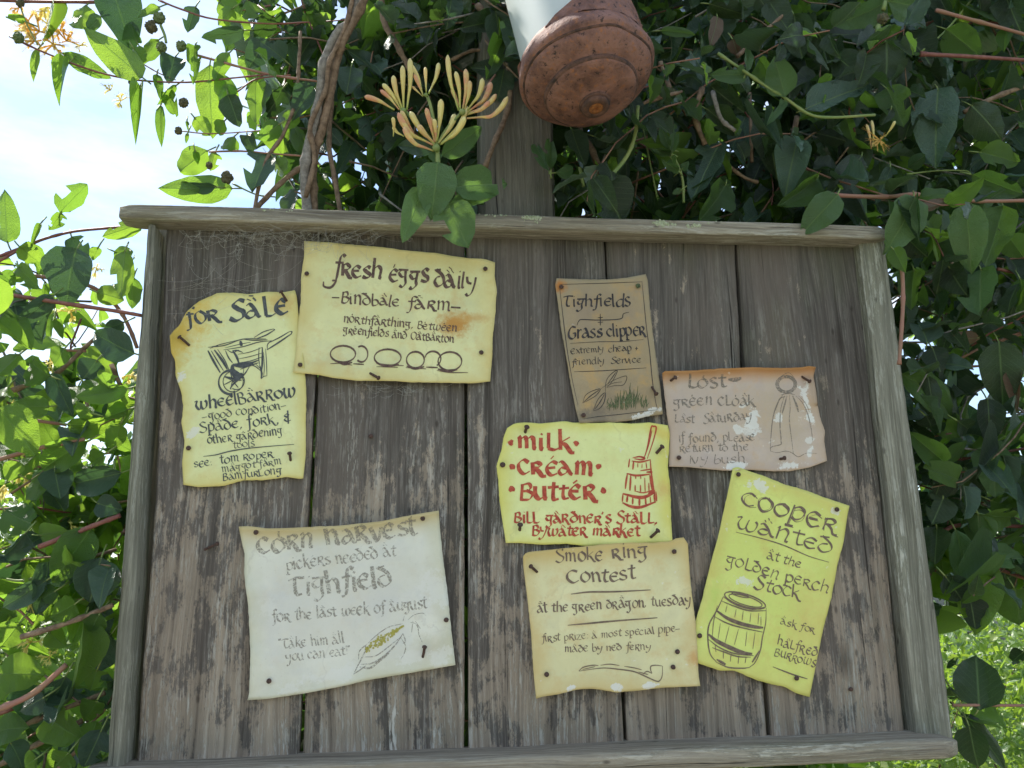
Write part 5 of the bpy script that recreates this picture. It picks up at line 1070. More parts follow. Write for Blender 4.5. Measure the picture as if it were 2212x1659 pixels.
# stems traced from the photo
def st(crop, pts, r, mat, vine, y=.03, y2=None):
    if vine == 'right' and y >= .03 or len(pts) <= 3 and crop in '23': y = y + .03
    n_ = len(pts); q = [P(*cv(crop, p), y + ((y2 if y2 is not None else y) - y) * i / max(1, n_-1)) for i, p in enumerate(pts)]
    rw = r * cs(crop) * (P(700, 500, y) - P(701, 500, y)).length
    STEMS.append((catmull(q, 6), (lambda t, rw=rw, ph=random.random(): rw * (1.05 - .15 * t) * (1 + .38 * math.exp(-(((t * 5 + ph) % 1 - .5) / .07) ** 2))), mat, vine, True))
for a in [('1',[(60,230),(300,340),(600,450),(860,505),(1180,520),(1500,490),(1700,470)],6,'stem_red','up'),('1',[(1180,330),(1340,375),(1700,470),(2010,515)],8,'stem_pink','up'),('1',[(120,10),(160,130),(235,280)],5,'stem_green','up'),('1',[(1000,0),(1150,60),(1350,120),(1700,150),(1950,140)],6,'stem_red','up'),
    ('1',[(1140,828),(1350,845),(1720,820)],4,'stem_pink','up'),('1',[(-60,1680),(200,1540),(430,1470),(640,1445),(910,1425)],9,'stem_red','left'),('1',[(1590,1420),(1670,1040),(1790,850),(1870,620),(1890,380),(1900,200)],12,'stem_brown','up'),('1',[(1540,1400),(1750,1180),(1900,1060),(2010,1020)],17,'stem_brown','up'),
    ('1',[(1320,960),(1520,955),(1700,970),(1900,985)],6,'stem_pink','up'),('1',[(-60,0),(250,10),(620,14)],11,'stem_red','up'),('1',[(1470,1160),(1620,1230),(1740,1245)],5,'stem_green','up'),('1',[(880,390),(1000,460),(1110,505)],4,'stem_pink','up'),('1',[(1500,580),(1620,500),(1800,480)],5,'stem_red','up'),
    ('1',[(1950,1420),(1925,1100),(1960,880),(2020,620),(2040,440),(2110,250),(2212,130),(2290,-60)],31,'stem_grey','over',.04,-.03),('1',[(1990,1420),(1975,1150),(1990,960),(2040,800),(2095,550),(2130,380),(2170,260),(2260,90),(2330,-60)],27,'stem_brown','over',.05,-.04),('1',[(1930,1250),(1990,1000),(1960,800),(2060,560),(2080,400),(2180,180),(2240,-60)],16,'stem_brown','over',.03,-.035),
    ('2',[(350,-40),(380,150),(440,260),(510,390),(560,480)],20,'stem_brown','over',.04),('2',[(960,30),(1060,150),(1150,350),(1172,560),(1140,740),(1070,900),(1010,1060)],20,'stem_brown','over',.02),('2',[(800,380),(930,320),(1060,322)],11,'stem_brown','over',.02),('2',[(1135,-20),(1180,200),(1232,440)],7,'stem_grey','over',-.01),('2',[(1085,-20),(1200,220),(1255,350)],8,'stem_brown','over',-.01),
    ('2',[(1770,1150),(1900,1000),(1960,850),(1978,670)],14,'stem_green','over',-.03),('2',[(1978,672),(2100,612),(2240,585)],12,'stem_brown','over',-.03),('1',[(2100,560),(2080,900),(2110,1100),(2165,1420)],16,'stem_brown','over',.04),('2',[(1605,820),(1690,960),(1740,1090)],24,'stem_brown','over',.03),('2',[(1610,1060),(1635,1180)],12,'stem_green','over',.0),('2',[(2120,400),(2212,620)],13,'stem_brown','over'),('2',[(1985,680),(2040,960),(2100,1250)],6,'stem_green','over'),
    ('3',[(60,370),(120,530),(220,680)],14,'stem_brown','right'),('3',[(310,520),(265,680),(325,855)],18,'stem_brown','right',.0),('3',[(370,540),(420,700),(505,775)],14,'stem_grey','right',-.02),('3',[(515,335),(650,210),(825,58)],14,'stem_brown','right',.0),('3',[(400,315),(570,430),(700,520),(800,580),(930,670),(1060,695),(1330,680)],10,'stem_green','right',-.04),
    ('3',[(838,840),(870,690)],15,'stem_brown','right',.01),('3',[(1090,1155),(1380,1165),(1560,1150),(1800,1175),(1950,1190),(2260,1185)],13,'stem_pink','right',-.02),('3',[(1600,320),(1900,335),(2260,358)],14,'stem_red','right',-.02),('3',[(1690,60),(1950,130),(2260,215)],13,'stem_pink','right',-.02),('3',[(1600,310),(1750,180),(1900,0)],7,'stem_green','right',.02),('3',[(1860,662),(2050,570),(2260,495)],17,'stem_brown','right',.0),
    ('3',[(1520,1030),(1700,1010),(1860,1010),(1900,1030)],5,'stem_green','right'),('3',[(200,1200),(190,1050),(138,915)],9,'stem_green','right',.0),('3',[(0,602),(190,540)],10,'stem_brown','right',-.03),('3',[(420,950),(560,1050),(640,1080)],12,'stem_brown','right'),('3',[(590,550),(602,960)],13,'stem_brown','right',.05),('6',[(605,150),(622,400),(612,650),(598,840)],13,'stem_pink','right',-.04),
    ('6',[(700,862),(950,858),(1400,830)],8,'stem_pink','right'),('6',[(1190,708),(1400,620)],10,'stem_pink','right'),('6',[(950,815),(1070,750)],9,'stem_pink','right'),('6',[(1190,265),(1400,310)],11,'stem_red','right'),('6',[(930,1415),(1060,1400),(1400,1340)],9,'stem_red','right'),('6',[(800,232),(990,240)],9,'stem_brown','right'),('6',[(880,1490),(1080,1490)],6,'stem_pink','right'),
    ('7',[(945,1270),(1420,1272)],9,'stem_pink','right',-.01),('7',[(880,200),(1000,155),(1420,165)],13,'stem_red','right'),('7',[(1105,385),(1420,495)],13,'stem_red','right'),
    ('4',[(-40,150),(260,175),(540,220),(700,300),(800,410),(860,520),(910,650)],13,'stem_pink','left'),('4',[(-40,280),(400,350),(800,410),(940,435)],13,'stem_red','left',-.01),('4',[(-40,55),(130,-10),(260,-60)],10,'stem_red','left'),('4',[(-40,975),(250,870),(400,800),(560,650),(730,500)],14,'stem_brown','left'),('4',[(345,660),(570,672)],9,'stem_pink','left'),
    ('4',[(110,1115),(440,1160)],11,'stem_pink','left'),('4',[(-40,1400),(280,1310),(560,1255)],13,'stem_pink','left',-.01),('4',[(740,760),(800,900)],15,'stem_brown','left'),('4',[(570,1000),(600,1100)],10,'stem_brown','left'),
    ('5',[(240,290),(450,210),(600,150),(745,95)],14,'stem_red','left',-.01),('5',[(130,850),(450,750),(700,650)],15,'stem_brown','left',-.01),('5',[(-40,1310),(200,1200),(410,1020)],16,'stem_pink','left',-.01),('5',[(-40,1660),(200,1530),(510,1365)],15,'stem_brown','left'),('5',[(-40,1335),(115,1280)],11,'stem_red','left'),('5',[(90,1422),(300,1330),(650,1195)],13,'stem_brown','left'),('5',[(360,1665),(620,1410)],11,'stem_brown','left'),('5',[(440,1445),(620,1410)],12,'stem_red','left'),('5',[(575,350),(720,305)],9,'stem_brown','left'),('5',[(240,480),(120,500),(40,490)],7,'stem_green','left')]:
    st(*a)

# ---- random shoots that fill the plant
def xleft(y): return edge([(-9999, -99999), (313, 480), (262, 1080), (213, 1665), (160, 2400)], y) if y > 480 else 313
def allow(px, py, y):
    if y < .13 and 630 < px < 815 and py < 440 and py > -200: return False
    if y < .10 and 770 < px < 1040 and 90 < py < 345: return False
    if y < .20 and 1045 < px < 1205 and 200 < py < 460: return False
    if 480 < py < 1665:
        l = 313 - (py - 480) * .085; r = 1914 + (py - 520) * .14
    else: l, r = 1e9, -1e9
    if l - 8 < px < r + 12 and 440 < py < 1660:
        return y > .06
    if py > 1660 and 200 < px < 2060: return y > .1
    # open sky at the upper left
    if py < 430 and -700 < px < 640:
        e = 470 + py * .30 + 40 * noise.noise(Vector((py * .02, 3, 0)))
        if px < e: return False
    if 430 <= py < 560 + 30 * noise.noise(Vector((px * .02, 1, 0))) and px < 640: return px > 330 and y < .3 and py < 470
    # open view at the lower right
    if py > 1290 + 40 * noise.noise(Vector((px * .03, 5, 0))) and px > 1900: return False
    return True
def shoot(start, dr, n_, vine, mats, lmin=.045, lmax=.075, stem='stem_brown', dens=1.0, step=(.034, .05), sr=.0016):
    p = start.copy(); path = [p.copy()]; d = dr.normalized(); ph = random.random() * 6
    for i in range(n_):
        d = (d + Vector((random.gauss(0, .22), random.gauss(0, .16), random.gauss(-.04, .2)))).normalized()
        p = p + d * random.uniform(*step); 
        X, Y = proj(p)
        if not allow(X, Y, p.y): break
        path.append(p.copy()); ph += math.pi / 2 + random.gauss(0, .25)
        sc_ = 1 - .45 * (i / n_) ** 2
        for s_ in (0, 1):
            if random.random() > dens: continue
            o1 = d.orthogonal().normalized(); o2 = d.cross(o1); an = ph + s_ * math.pi
            out = (o1 * math.cos(an) + o2 * math.sin(an)) * 1.0 + d * .35 + Vector((0, -.15, random.uniform(-.9, -.1)))
            out.normalize(); L_ = random.uniform(lmin, lmax) * sc_
            b = p + out * .006; c = b + out * L_ * .6; X, Y = proj(c)
            if not allow(X, Y, c.y): continue
            nn = Vector((random.gauss(0, .45), random.gauss(-.45, .35), random.gauss(.55, .35)))
            add_leaf(b, out, L_, random.uniform(.42, .66), nn, random.choice([0, 0, 1, 1, 2, 3, 7, 8, 9, 4, 5, 6, 10, 11, 12]), random.choice(mats), vine)
    if len(path) > 1:
        STEMS.append((path, lambda t, r=sr: r * (1.1 - .5 * t), stem, vine, False))
def fill(n_, box, yr, vine, mats, dirf, nodes=(5, 9), **kw):
    for _ in range(n_):
        for _t in range(20):
            px = random.uniform(box[0], box[2]); py = random.uniform(box[1], box[3]); y = random.uniform(*yr)
            if allow(px, py, y): break
        else: continue
        shoot(P(px, py, y), dirf(), random.randint(*nodes), vine, mats, stem=random.choice(['stem_brown', 'stem_brown', 'stem_pink', 'stem_red', 'stem_grey']), **kw)
side = lambda: Vector((random.choice([-1, 1]) * random.uniform(.4, 1), random.gauss(0, .3), random.gauss(-.25, .5)))
DK = ['leaf_shaded', 'leaf_shaded', 'leaf_shaded', 'leaf', 'leaf_teal']
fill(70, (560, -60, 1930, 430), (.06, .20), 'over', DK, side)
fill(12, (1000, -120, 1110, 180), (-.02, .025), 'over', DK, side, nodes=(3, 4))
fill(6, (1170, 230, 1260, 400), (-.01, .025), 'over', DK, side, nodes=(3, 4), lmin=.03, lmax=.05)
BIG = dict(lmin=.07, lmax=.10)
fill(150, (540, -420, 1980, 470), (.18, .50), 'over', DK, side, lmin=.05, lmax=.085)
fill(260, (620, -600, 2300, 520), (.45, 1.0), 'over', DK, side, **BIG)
fill(290, (640, -1500, 2500, -250), (.1, 1.2), 'over', DK, side, **BIG)  # growth above the frame, added to block sun from the leaves below
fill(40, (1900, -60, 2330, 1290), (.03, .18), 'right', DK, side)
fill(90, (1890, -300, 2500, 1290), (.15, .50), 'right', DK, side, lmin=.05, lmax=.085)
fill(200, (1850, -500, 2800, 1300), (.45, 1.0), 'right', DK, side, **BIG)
fill(26, (470, 0, 700, 430), (.05, .25), 'up', ['leaf', 'leaf', 'leaf_teal'], side)
fill(24, (-60, 590, 300, 1680), (.04, .14), 'left', ['leaf', 'leaf', 'leaf', 'leaf_teal', 'leaf_teal'], side)
fill(22, (-100, 620, 320, 1750), (.14, .45), 'left', ['leaf'], side)
# behind the board, seen through the gaps
fill(60, (330, 500, 1880, 1650), (.10, .45), 'over', DK, side, nodes=(4, 6), **BIG)
for gx0, gx1 in ((690, 648), (1006, 1008), (1316, 1350), (1596, 1665)):
    for q in range(22):
        t_ = q / 21; gx = gx0 + (gx1 - gx0) * t_ + random.uniform(-20, 20)
        shoot(P(gx - 60, 470 + 1190 * t_, random.uniform(.075, .2)), Vector((1, .1, random.uniform(-.3, .3))), 3, 'over', ['leaf_shaded', 'leaf'], lmin=.06, lmax=.09)
        shoot(P(gx - 50, 470 + 1190 * t_, random.uniform(.2, .35)), Vector((1, .1, random.uniform(-.3, .3))), 4, 'over', ['leaf_shaded', 'leaf'], lmin=.08, lmax=.11)

# ---- build the vines
VINE = {'up': ('leafy honeysuckle spray against the sky at the upper left of the notice board', (P(640, 440, .1))),
        'left': ('sunlit honeysuckle vine with red stems crowding the left side of the notice board', P(250, 1700, .1)),
        'over': ('shaded honeysuckle with twisted woody stems climbing over the top of the notice board', P(1100, 1650, .25)),
        'right': ('dark green honeysuckle vine hanging down the right side of the notice board', P(2050, 1700, .1))}
roots = {k_: empty('honeysuckle_vine', (v[1].x, v[1].y, v[1].z), v[0], 'climbing plant', 'honeysuckle around the notice board') for k_, v in VINE.items()}
# visibility of each leaf by ray casting against all leaves and the board
def np_leaf(L):
    V, Fc, UV = TPL[L.ti]; W = round(L.w * 10) / 10
    A = np.array(L.m); v = V * np.array([W, 1, 1 if W > .4 else .6])
    return v @ A[:3, :3].T + A[:3, 3]
CO = [np_leaf(L) for L in LEAVES]
nf = len(TPL[0][1]); allV = []; allF = []; own = []; off = 0
for i, L in enumerate(LEAVES):
    Fc = TPL[L.ti][1]; allV.append(CO[i]); allF.append(Fc + off); own += [i] * len(Fc); off += len(CO[i])
nl = len(own)
for o in bpy.data.objects:
    if o.type == 'MESH' and o.parent is board and o.name.startswith(('plank', 'side', 'top', 'bottom')):
        vv = np.array([v.co for v in o.data.vertices]); allV.append(vv)
        for p in o.data.polygons:
            if len(p.vertices) == 4: allF.append(np.array([list(p.vertices)]) + off); own.append(-1)
        off += len(vv)
bv = BVHTree.FromPolygons(np.vstack(allV).tolist(), np.vstack(allF).tolist())
for i, L in enumerate(LEAVES):
    cnt = 0
    for k_ in (7, 12, 17, 22, 27, 32, 21, 23, 37):
        p = Vector(CO[i][k_]); X, Y = proj(p)
        if not (0 <= X < 2212 and 0 <= Y < 1659): continue
        h = bv.ray_cast(CAM, (p - CAM).normalized())
        if h[2] is not None and own[h[2]] == i: cnt += 1
    area = (L.m.to_scale().x ** 2) / (CAM - L.p).length_squared
    L.score = cnt * area * 1000 + (100 if L.keep and cnt else 0)
rest = {}
for vn in roots:
    Ls = sorted([L for L in LEAVES if L.vine == vn], key=lambda L: -L.score)
    for j, L in enumerate(Ls):
        if j < 290 and L.score > 0.6:
            o = bpy.data.objects.new('leaf', leaf_mesh(L.ti, L.w, L.mat)); COL.objects.link(o)
            o.parent = roots[vn]; o.matrix_parent_inverse = Matrix.Translation(roots[vn].location).inverted(); o.matrix_world = L.m
            o.matrix_basis = L.m
        else:
            rest.setdefault((vn, L.mat), []).append(L)
def join_leaves(name, Ls, mat, parent, tpl=None):
    vs = []; fs = []; us = []; rs_ = []; off = 0
    for L in Ls:
        V, Fc, UV = TPL[L.ti]; v = np_leaf(L); vs.append(v); fs.append(Fc + off); us.append(UV); off += len(v)
        rs_.append(np.full(len(v), random.random()))
    return build_np(name, np.vstack(vs), np.vstack(fs), np.vstack(us), np.concatenate(rs_), mat, parent)
def build_np(name, V, Fc, UV, RN, mat, parent):
    me = bpy.data.meshes.new(name); nv, nfc = len(V), len(Fc); k_ = Fc.shape[1]
    me.vertices.add(nv); me.vertices.foreach_set('co', V.astype(np.float32).ravel())
    me.loops.add(nfc * k_); me.loops.foreach_set('vertex_index', Fc.astype(np.int32).ravel())
    me.polygons.add(nfc); me.polygons.foreach_set('loop_start', np.arange(0, nfc * k_, k_, dtype=np.int32)); me.polygons.foreach_set('loop_total', np.full(nfc, k_, dtype=np.int32))
    me.polygons.foreach_set('use_smooth', np.ones(nfc, dtype=bool))
    uvl = me.uv_layers.new(name='UVMap'); uvl.data.foreach_set('uv', UV[Fc.ravel()].astype(np.float32).ravel())
    at = me.attributes.new('rnd', 'FLOAT', 'POINT'); at.data.foreach_set('value', RN.astype(np.float32))
    me.update(); me.validate()
    return link(name, me, M[mat], parent)
for (vn, mt), Ls in rest.items():
    o = join_leaves('foliage', Ls, mt, roots[vn]); o['kind'] = 'stuff'
twigs = {}
for path, rf, mt, vn, keep in STEMS:
    if keep:
        V, Fc = tube_vf(path, rf, 9, jitter=.35 if mt in ('stem_brown', 'stem_grey') else .1)
        # swollen joints where leaf pairs were attached
        link('stem', mesh('stem', V, Fc), M[mt], roots[vn], smooth=True)
    else:
        a = twigs.setdefault((vn, mt), ([], [])); tube_vf(path, rf, 5, a[0], a[1])
for (vn, mt), (V, Fc) in twigs.items():
    o = link('twigs', mesh('twigs', V, Fc), M[mt], roots[vn], smooth=True); o['kind'] = 'stuff'

# ------------------------------------------------------------------ seed heads
SH = []
def seed(crop, c, r, mat, vine, y=.02):
    p = P(*cv(crop, c), y); rw = .84 * r * cs(crop) * (P(700, 500, y) - P(701, 500, y)).length
    bm = bmesh.new(); bmesh.ops.create_icosphere(bm, subdivisions=3, radius=rw)
    for v in bm.verts:
        q = v.co.normalized(); v.co *= .82 + .42 * random.random() ; v.co.z *= 1.1; v.co += p
    o = link('seed_head', bm_mesh('seed_head', bm), M[mat], roots[vine], smooth=False)
for a in [('1',(115,240),38,'seed_green','up'),('1',(128,20),28,'seed','up'),('1',(1005,115),44,'seed_green','up'),('1',(955,170),44,'seed','up'),('1',(1022,300),38,'seed_green','up'),('1',(1145,292),38,'seed_green','up'),('1',(1160,650),34,'seed','up'),('1',(1128,826),27,'seed','up'),('1',(1435,1122),42,'seed','up'),('1',(1322,1045),24,'seed','up'),('3',(1375,110),42,'seed','right',-.04),('1',(820,520),12,'seed','up')]:
    seed(*a)
def twig(crop, pts, r, mat, vine, y=.02): 
    q = [P(*cv(crop, p), y) for p in pts]; V, Fc = tube_vf(catmull(q, 4), r * cs(crop) * .0006, 6); link('stem', mesh('stem', V, Fc), M[mat], roots[vine], smooth=True)
twig('1', [(1015,160),(1040,220),(1050,270)], 10, 'stem_green', 'up'); twig('3', [(1380,60),(1390,10)], 16, 'stem_green', 'right', -.04); twig('3', [(1350,150),(1345,220)], 18, 'stem_green', 'right', -.04)

# ------------------------------------------------------------------ the flowering sprig in front of the board
sp = empty('flowering_sprig', P(703 + 715 * .3418, 1030 * .3418, -.08), 'honeysuckle sprig with pink and yellow flower buds hanging before the top rail', 'flower')
YS = -.085
def bud(b, t, w, bend=0.0, par=sp, y=YS, mat='bud', name='flower_bud', crop='2'):
    pb = P(*cv(crop, b), y + .004); pt = P(*cv(crop, t), y + random.uniform(-.02, .012)); ax = pt - pb; L_ = ax.length
    sd_ = ax.cross(CAM - pb).normalized(); mid = pb.lerp(pt, .5) + sd_ * bend * L_
    path = catmull([pb, pb.lerp(mid, .55), mid, mid.lerp(pt, .55) + sd_ * bend * L_ * .25, pt], 4)
    rw = w * cs(crop) * .0006 * .5 * .78
    def rad(t): return rw * 0.98 * (.34 + .68 * min(1, max(0, t - .12) / .6) ** 1.3) * (1 if t < .86 else math.sqrt(max(.03, 1 - ((t - .86) / .145) ** 2)))
    V, Fc = tube_vf(path, rad, 9); n_ = len(path)
    uv = []
    for i in range(n_): uv += [(k_ / 9, i / (n_ - 1)) for k_ in range(9)]
    return link(name, mesh(name, V, Fc, uv), M[mat], par, smooth=True)
for a in [((440,695),(250,610),44,.06),((470,695),(350,570),36,.05),((480,690),(365,530),42,.04),((490,690),(432,478),46,-.05),((497,695),(490,415),44,0),((517,695),(537,370),48,.03),((480,700),(380,560),36,.1),
    ((620,605),(535,400),34,.06),((622,605),(565,470),34,.0),((640,585),(634,425),30,0),((655,592),(718,398),40,.05),((618,610),(550,545),20,0),((845,700),(775,348),44,-.04),((855,700),(825,452),42,.04),((868,705),(888,436),46,.05),((880,700),(915,510),42,.05),((895,700),(995,495),46,.10),
    ((905,705),(1048,520),52,.12),((905,715),(1082,595),42,.12),((895,748),(1155,610),46,.20),((900,725),(1040,640),40,.1),((690,955),(498,800),48,-.16),((690,920),(462,712),52,-.14),((692,915),(540,705),50,-.06),((692,905),(588,790),52,-.04),((692,895),(640,682),42,0),((705,895),(690,752),40,0),
    ((708,890),(733,628),52,.02),((718,905),(822,722),52,.05),((728,915),(885,738),50,.10),((735,905),(900,675),42,.08),((500,862),(430,800),30,-.1),((432,862),(428,740),32,.05),((560,840),(480,700),40,.0),((745,900),(850,800),40,.1),((870,720),(800,560),34,0),((700,900),(665,740),40,0)]:
    bud(*a)
def sst(pts, r, mat='stem_green', y=YS):
    q = [P(*cv('2', p), y + .006) for p in pts]; V, Fc = tube_vf(catmull(q, 5), r * cs('2') * .0006, 8); link('stem', mesh('stem', V, Fc), M[mat], sp, smooth=True)
for pts, r in [([(715,1060),(712,980),(705,930)],16),([(705,930),(690,780),(665,660),(640,595)],11),([(705,920),(600,800),(500,695)],10),([(705,920),(780,800),(870,705)],10),([(715,1040),(740,1110),(760,1260),(790,1300)],10)]: sst(pts, r)
bm = bmesh.new()
for c_, r in [((703,935),26),((497,700),20),((868,708),22),((638,600),14)]:
    p = P(*cv('2', c_), YS); res = bmesh.ops.create_icosphere(bm, subdivisions=2, radius=r * cs('2') * .0006); bmesh.ops.translate(bm, verts=res['verts'], vec=p)
link('calyx', bm_mesh('calyx', bm), M['stem_green'], sp, smooth=True)
for b, t, w, ti, y, mt in [((712,1025),(684,1358),236,0,-.10,'leaf_fresh'),((622,1185),(482,1545),165,8,-.09,'leaf_fresh'),((815,1180),(1172,1140),215,5,-.075,'leaf_fresh'),((780,1285),(905,1565),255,4,-.085,'leaf_fresh'),((795,1275),(1085,1230),100,0,-.07,'leaf_fresh'),((690,935),(458,915),110,0,-.06,'leaf_teal'),((735,985),(1010,800),150,0,-.06,'leaf_fresh'),((700,960),(690,1020),90,0,-.08,'leaf_fresh')]:
    leaf_px('2', b, t, w, y, mt, 'over', ti=ti, roll=random.uniform(-.2, .2)); L = LEAVES.pop(); STEMS.pop()
    o = bpy.data.objects.new('leaf', leaf_mesh(L.ti, L.w, L.mat)); COL.objects.link(o)
    o.parent = sp; o.matrix_parent_inverse = Matrix.Translation(sp.location).inverted(); o.matrix_basis = L.m

# spent orange and yellow blooms
def bloom(crop, c, size, y, mat, label=None, n_=7):
    p = P(*cv(crop, c), y); s_ = size * cs(crop) * (P(700, 500, y) - P(701, 500, y)).length
    V = []; Fc = []; 
    for i in range(n_):
        d = Vector((random.gauss(0, 1), random.gauss(-.3, .6), random.gauss(-.1, 1))).normalized(); L_ = s_ * random.uniform(.5, 1)
        mid = p + d * L_ * .6; side_ = d.orthogonal().normalized()
        tube_vf([p, p + d * L_ * .3, mid], lambda t: s_ * (.035 + .03 * t), 6, V, Fc)
        for q in range(3):    # reflexed lips
            e = (d + side_ * random.uniform(-1.4, 1.4) + Vector((0, 0, random.uniform(-.6, .5)))).normalized(); sd_ = e.orthogonal().normalized() * s_ * .09
            b0 = len(V); V += [mid - sd_ * .5, mid + sd_ * .5, mid + e * L_ * .3 + sd_, mid + e * L_ * .3 - sd_, mid + e * L_ * .5 + Vector((0, 0, -.15 * L_)) ]
            Fc += [(b0, b0+1, b0+2, b0+3), (b0+3, b0+2, b0+4)]
        for q in range(4):
            e = (d + Vector((random.gauss(0, .3), random.gauss(0, .3), random.gauss(0, .3)))).normalized(); tube_vf([mid, mid + e * L_ * .4, mid + e * L_ * .8 + Vector((0, 0, -.05 * L_))], s_ * .008, 3, V, Fc, False)
    return mesh('bloom', V, Fc)
for crop, c, size, vn, y, mt in [('1',(250,200),130,'up',.06,'petal'),('1',(340,280),110,'up',.06,'petal'),('1',(180,130),110,'up',.07,'petal'),('1',(380,190),100,'up',.08,'petal'),('1',(300,40),110,'up',.08,'petal_pale'),('1',(120,50),80,'up',.08,'petal'),('1',(560,130),90,'up',.1,'petal_pale'),('1',(760,640),80,'up',.04,'petal_pale'),('1',(700,570),60,'up',.04,'petal_pale'),('1',(500,290),60,'up',.08,'petal_pale'),('1',(300,150),110,'up',.09,'petal_pale'),('1',(220,260),100,'up',.05,'petal'),('1',(380,340),90,'up',.07,'petal_pale'),('1',(170,200),80,'up',.09,'petal_pale'),('1',(420,260),90,'up',.08,'petal'),('1',(760,240),60,'up',.08,'petal_pale'),
    ('4',(470,410),90,'left',.1,'petal_pale'),('4',(80,840),90,'left',.12,'petal_pale'),('4',(60,1040),80,'left',.12,'petal_pale'),('4',(290,1200),100,'left',.1,'petal_pale'),('4',(130,1480),110,'left',.1,'petal_pale'),('4',(30,1560),110,'left',.06,'petal_pale'),('4',(860,830),80,'left',.1,'petal_pale'),('4',(200,370),60,'left',.1,'petal'),('4',(640,120),70,'left',.1,'petal_pale'),('4',(330,760),60,'left',.14,'petal_pale'),('5',(170,640),80,'left',.06,'petal_pale'),('5',(190,880),80,'left',.1,'petal_pale'),('5',(310,970),60,'left',.1,'petal_pale'),('5',(440,160),50,'left',.08,'petal_pale'),('3',(1360,830),110,'right',-.02,'petal')]:
    link('bloom', bloom(crop, c, size, y, mt), M[mt], roots[vn], smooth=True)
for b, t in [((1310,880),(1280,735)),((1320,870),(1310,712)),((1390,810),(1450,715))]: bud(b, t, 26, .03, roots['right'], -.02, 'bud', crop='3')

# ------------------------------------------------------------------ hedge and bushes beyond
def bush(name, label, cx, cy, cz, rx, ry, rz, n_, size, mat, cat='bush', group='bushes beyond the notice board', flowers=0):
    root = empty(name, (cx, cy, 0), label, cat, group)
    tp = SMALL; A = []; 
    d = rng.normal(size=(n_, 3)); d /= np.linalg.norm(d, axis=1)[:, None]; rad = rng.random(n_) ** .28
    lump = np.array([noise.noise(Vector(v) * 2.4 + Vector((cx, cy, 0))) for v in d.tolist()])
    lump2 = np.array([noise.noise(Vector(v) * 7 + Vector((cx, cy, 5))) for v in d.tolist()])
    p = d * (rad * (1 + .35 * lump + .16 * lump2))[:, None] * np.array([rx, ry, rz]) + np.array([cx, cy, cz])
    k_ = p[:, 2] > 0.02; p = p[k_]; n_ = len(p)
    yv = rng.normal(size=(n_, 3)) + np.array([0, 0, .2]); yv /= np.linalg.norm(yv, axis=1)[:, None]
    zv = rng.normal(size=(n_, 3)) * .7 + np.array([0, -.3, .8]); zv -= yv * (zv * yv).sum(1)[:, None]; zv /= np.linalg.norm(zv, axis=1)[:, None]
    xv = np.cross(yv, zv); sz = size * rng.uniform(.6, 1.3, n_)
    for t_ in range(3):
        ids = np.arange(t_, n_, 3); V, Fc, UV = SMALL[t_]; m_ = len(V)
        W = np.einsum('ij,nk->nijk', np.zeros((1, 1)), np.zeros((1, 1))) if False else None
        Vn = (V[None, :, 0, None] * .55 * xv[ids][:, None] + V[None, :, 1, None] * yv[ids][:, None] + V[None, :, 2, None] * zv[ids][:, None]) * sz[ids][:, None, None] + p[ids][:, None]
        F_ = Fc[None] + (np.arange(len(ids)) * m_)[:, None, None]
        A.append((Vn.reshape(-1, 3), F_.reshape(-1, 4), np.tile(UV, (len(ids), 1)), np.repeat(rng.random(len(ids)), m_)))
    off = 0; vs, fs, us, rs_ = [], [], [], []
    for a in A: vs.append(a[0]); fs.append(a[1] + off); us.append(a[2]); rs_.append(a[3]); off += len(a[0])
    o = build_np('foliage', np.vstack(vs), np.vstack(fs), np.vstack(us), np.concatenate(rs_), mat, root); o['kind'] = 'stuff'
    V = []; Fc = []
    for i in range(30):
        e = Vector((cx, cy, cz)) + Vector(random.choice(d.tolist())) * random.uniform(.7, 1.0) * min(rx, rz) ; b_ = Vector((cx + random.gauss(0, rx * .2), cy + random.gauss(0, ry * .2), 0))
        if e.z < 0.1: continue
        tube_vf(catmull([b_, b_.lerp(e, .5) + Vector((random.gauss(0, .05), random.gauss(0, .05), .1)), e], 4), lambda t: .008 * (1.1 - t), 5, V, Fc)
    o = link('branches', mesh('branches', V, Fc), M['stem_brown'], root, smooth=True); o['kind'] = 'stuff'
    return root
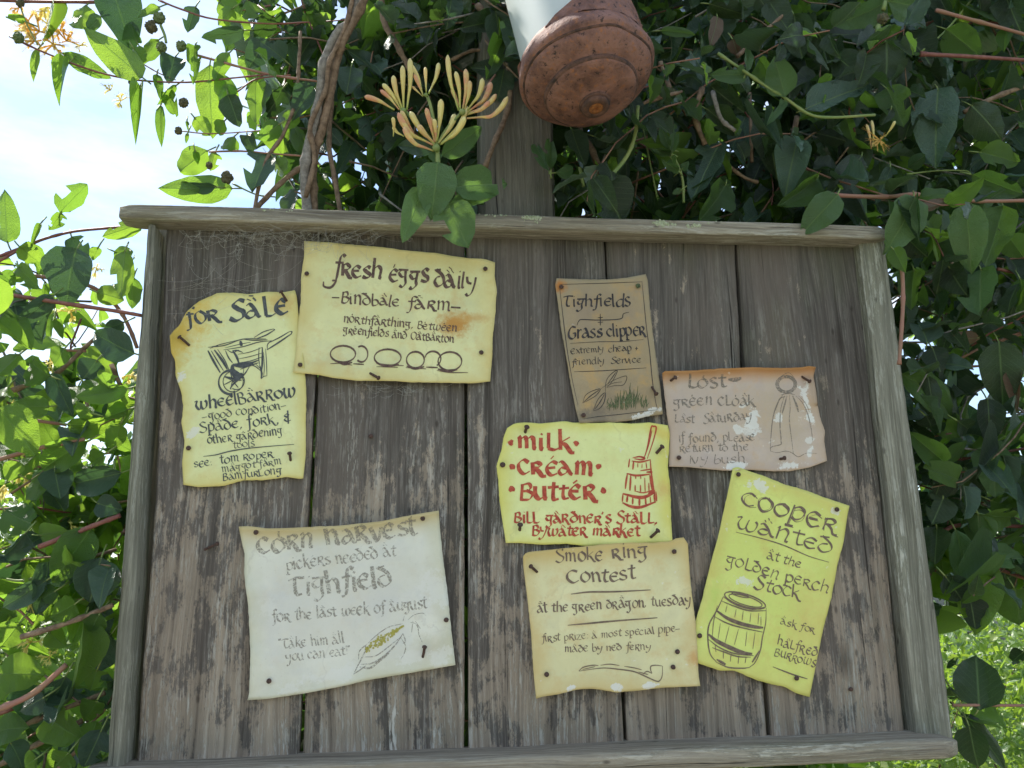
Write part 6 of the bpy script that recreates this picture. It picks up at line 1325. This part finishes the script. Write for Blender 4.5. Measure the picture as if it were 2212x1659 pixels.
c1 = P(2130, 1500, 2.2); bush('round_bush', 'sunlit yellow-green small-leaved bush low behind the right edge of the board', c1.x + .2, 2.4, .62, 1.0, .7, .66, 10500, .042, 'leaf_bush')
c2 = P(2200, 1420, 4.0); bush('round_bush', 'farther pale green bush behind the small-leaved bush at the lower right', c2.x + .8, 4.3, .7, 1.5, .9, .75, 9000, .06, 'leaf_bush')
c3 = P(1300, 1700, 3.0); bush('round_bush', 'green bush glimpsed below the bottom rail of the board', c3.x, 3.2, .35, 1.8, .7, .5, 14000, .03, 'leaf_bush')
c4 = P(100, 1150, 2.0); bush('round_bush', 'bright green bush glimpsed between the leaves left of the board', c4.x - .35, 2.1, 1.15, 1.0, .6, .95, 22000, .036, 'leaf_bush')
# low stone wall behind the hedge
def stone_wall(x0, x1, y0, z0, h):
    root = empty('stone_wall', ((x0 + x1) / 2, y0, z0), 'grey rough stone wall in the distance behind the sunlit bush at lower right', 'wall')
    base_m = None; row = 0; z = z0
    shared = []
    for s_ in range(5):
        bm = bmesh.new(); bmesh.ops.create_cube(bm, size=1.0); bmesh.ops.bevel(bm, geom=bm.edges[:], offset=.12, segments=1, affect='EDGES')
        for v in bm.verts: v.co += Vector((noise.noise(v.co * 3 + Vector((s_, 0, 0))), noise.noise(v.co * 3 + Vector((0, s_, 0))), noise.noise(v.co * 3 + Vector((0, 0, s_))))) * .12
        me = bm_mesh('stone', bm); me.materials.append(M['stone']); shared.append(me)
    while z < z0 + h:
        hh = random.uniform(.14, .2); x = x0 - random.random() * .3
        while x < x1:
            w_ = random.uniform(.22, .5); o = bpy.data.objects.new('stone', random.choice(shared)); COL.objects.link(o); o.parent = root
            o.matrix_parent_inverse = Matrix.Translation(root.location).inverted(); o.location = (x + w_ / 2, y0 + random.uniform(-.03, .03), z + hh / 2); o.scale = (w_ * 1.02, .35, hh * 1.02); x += w_
        z += hh
wx = P(2040, 1300, 7.0).x
stone_wall(wx - 1.6, wx + 2.4, 7.0, 0.0, 1.35)
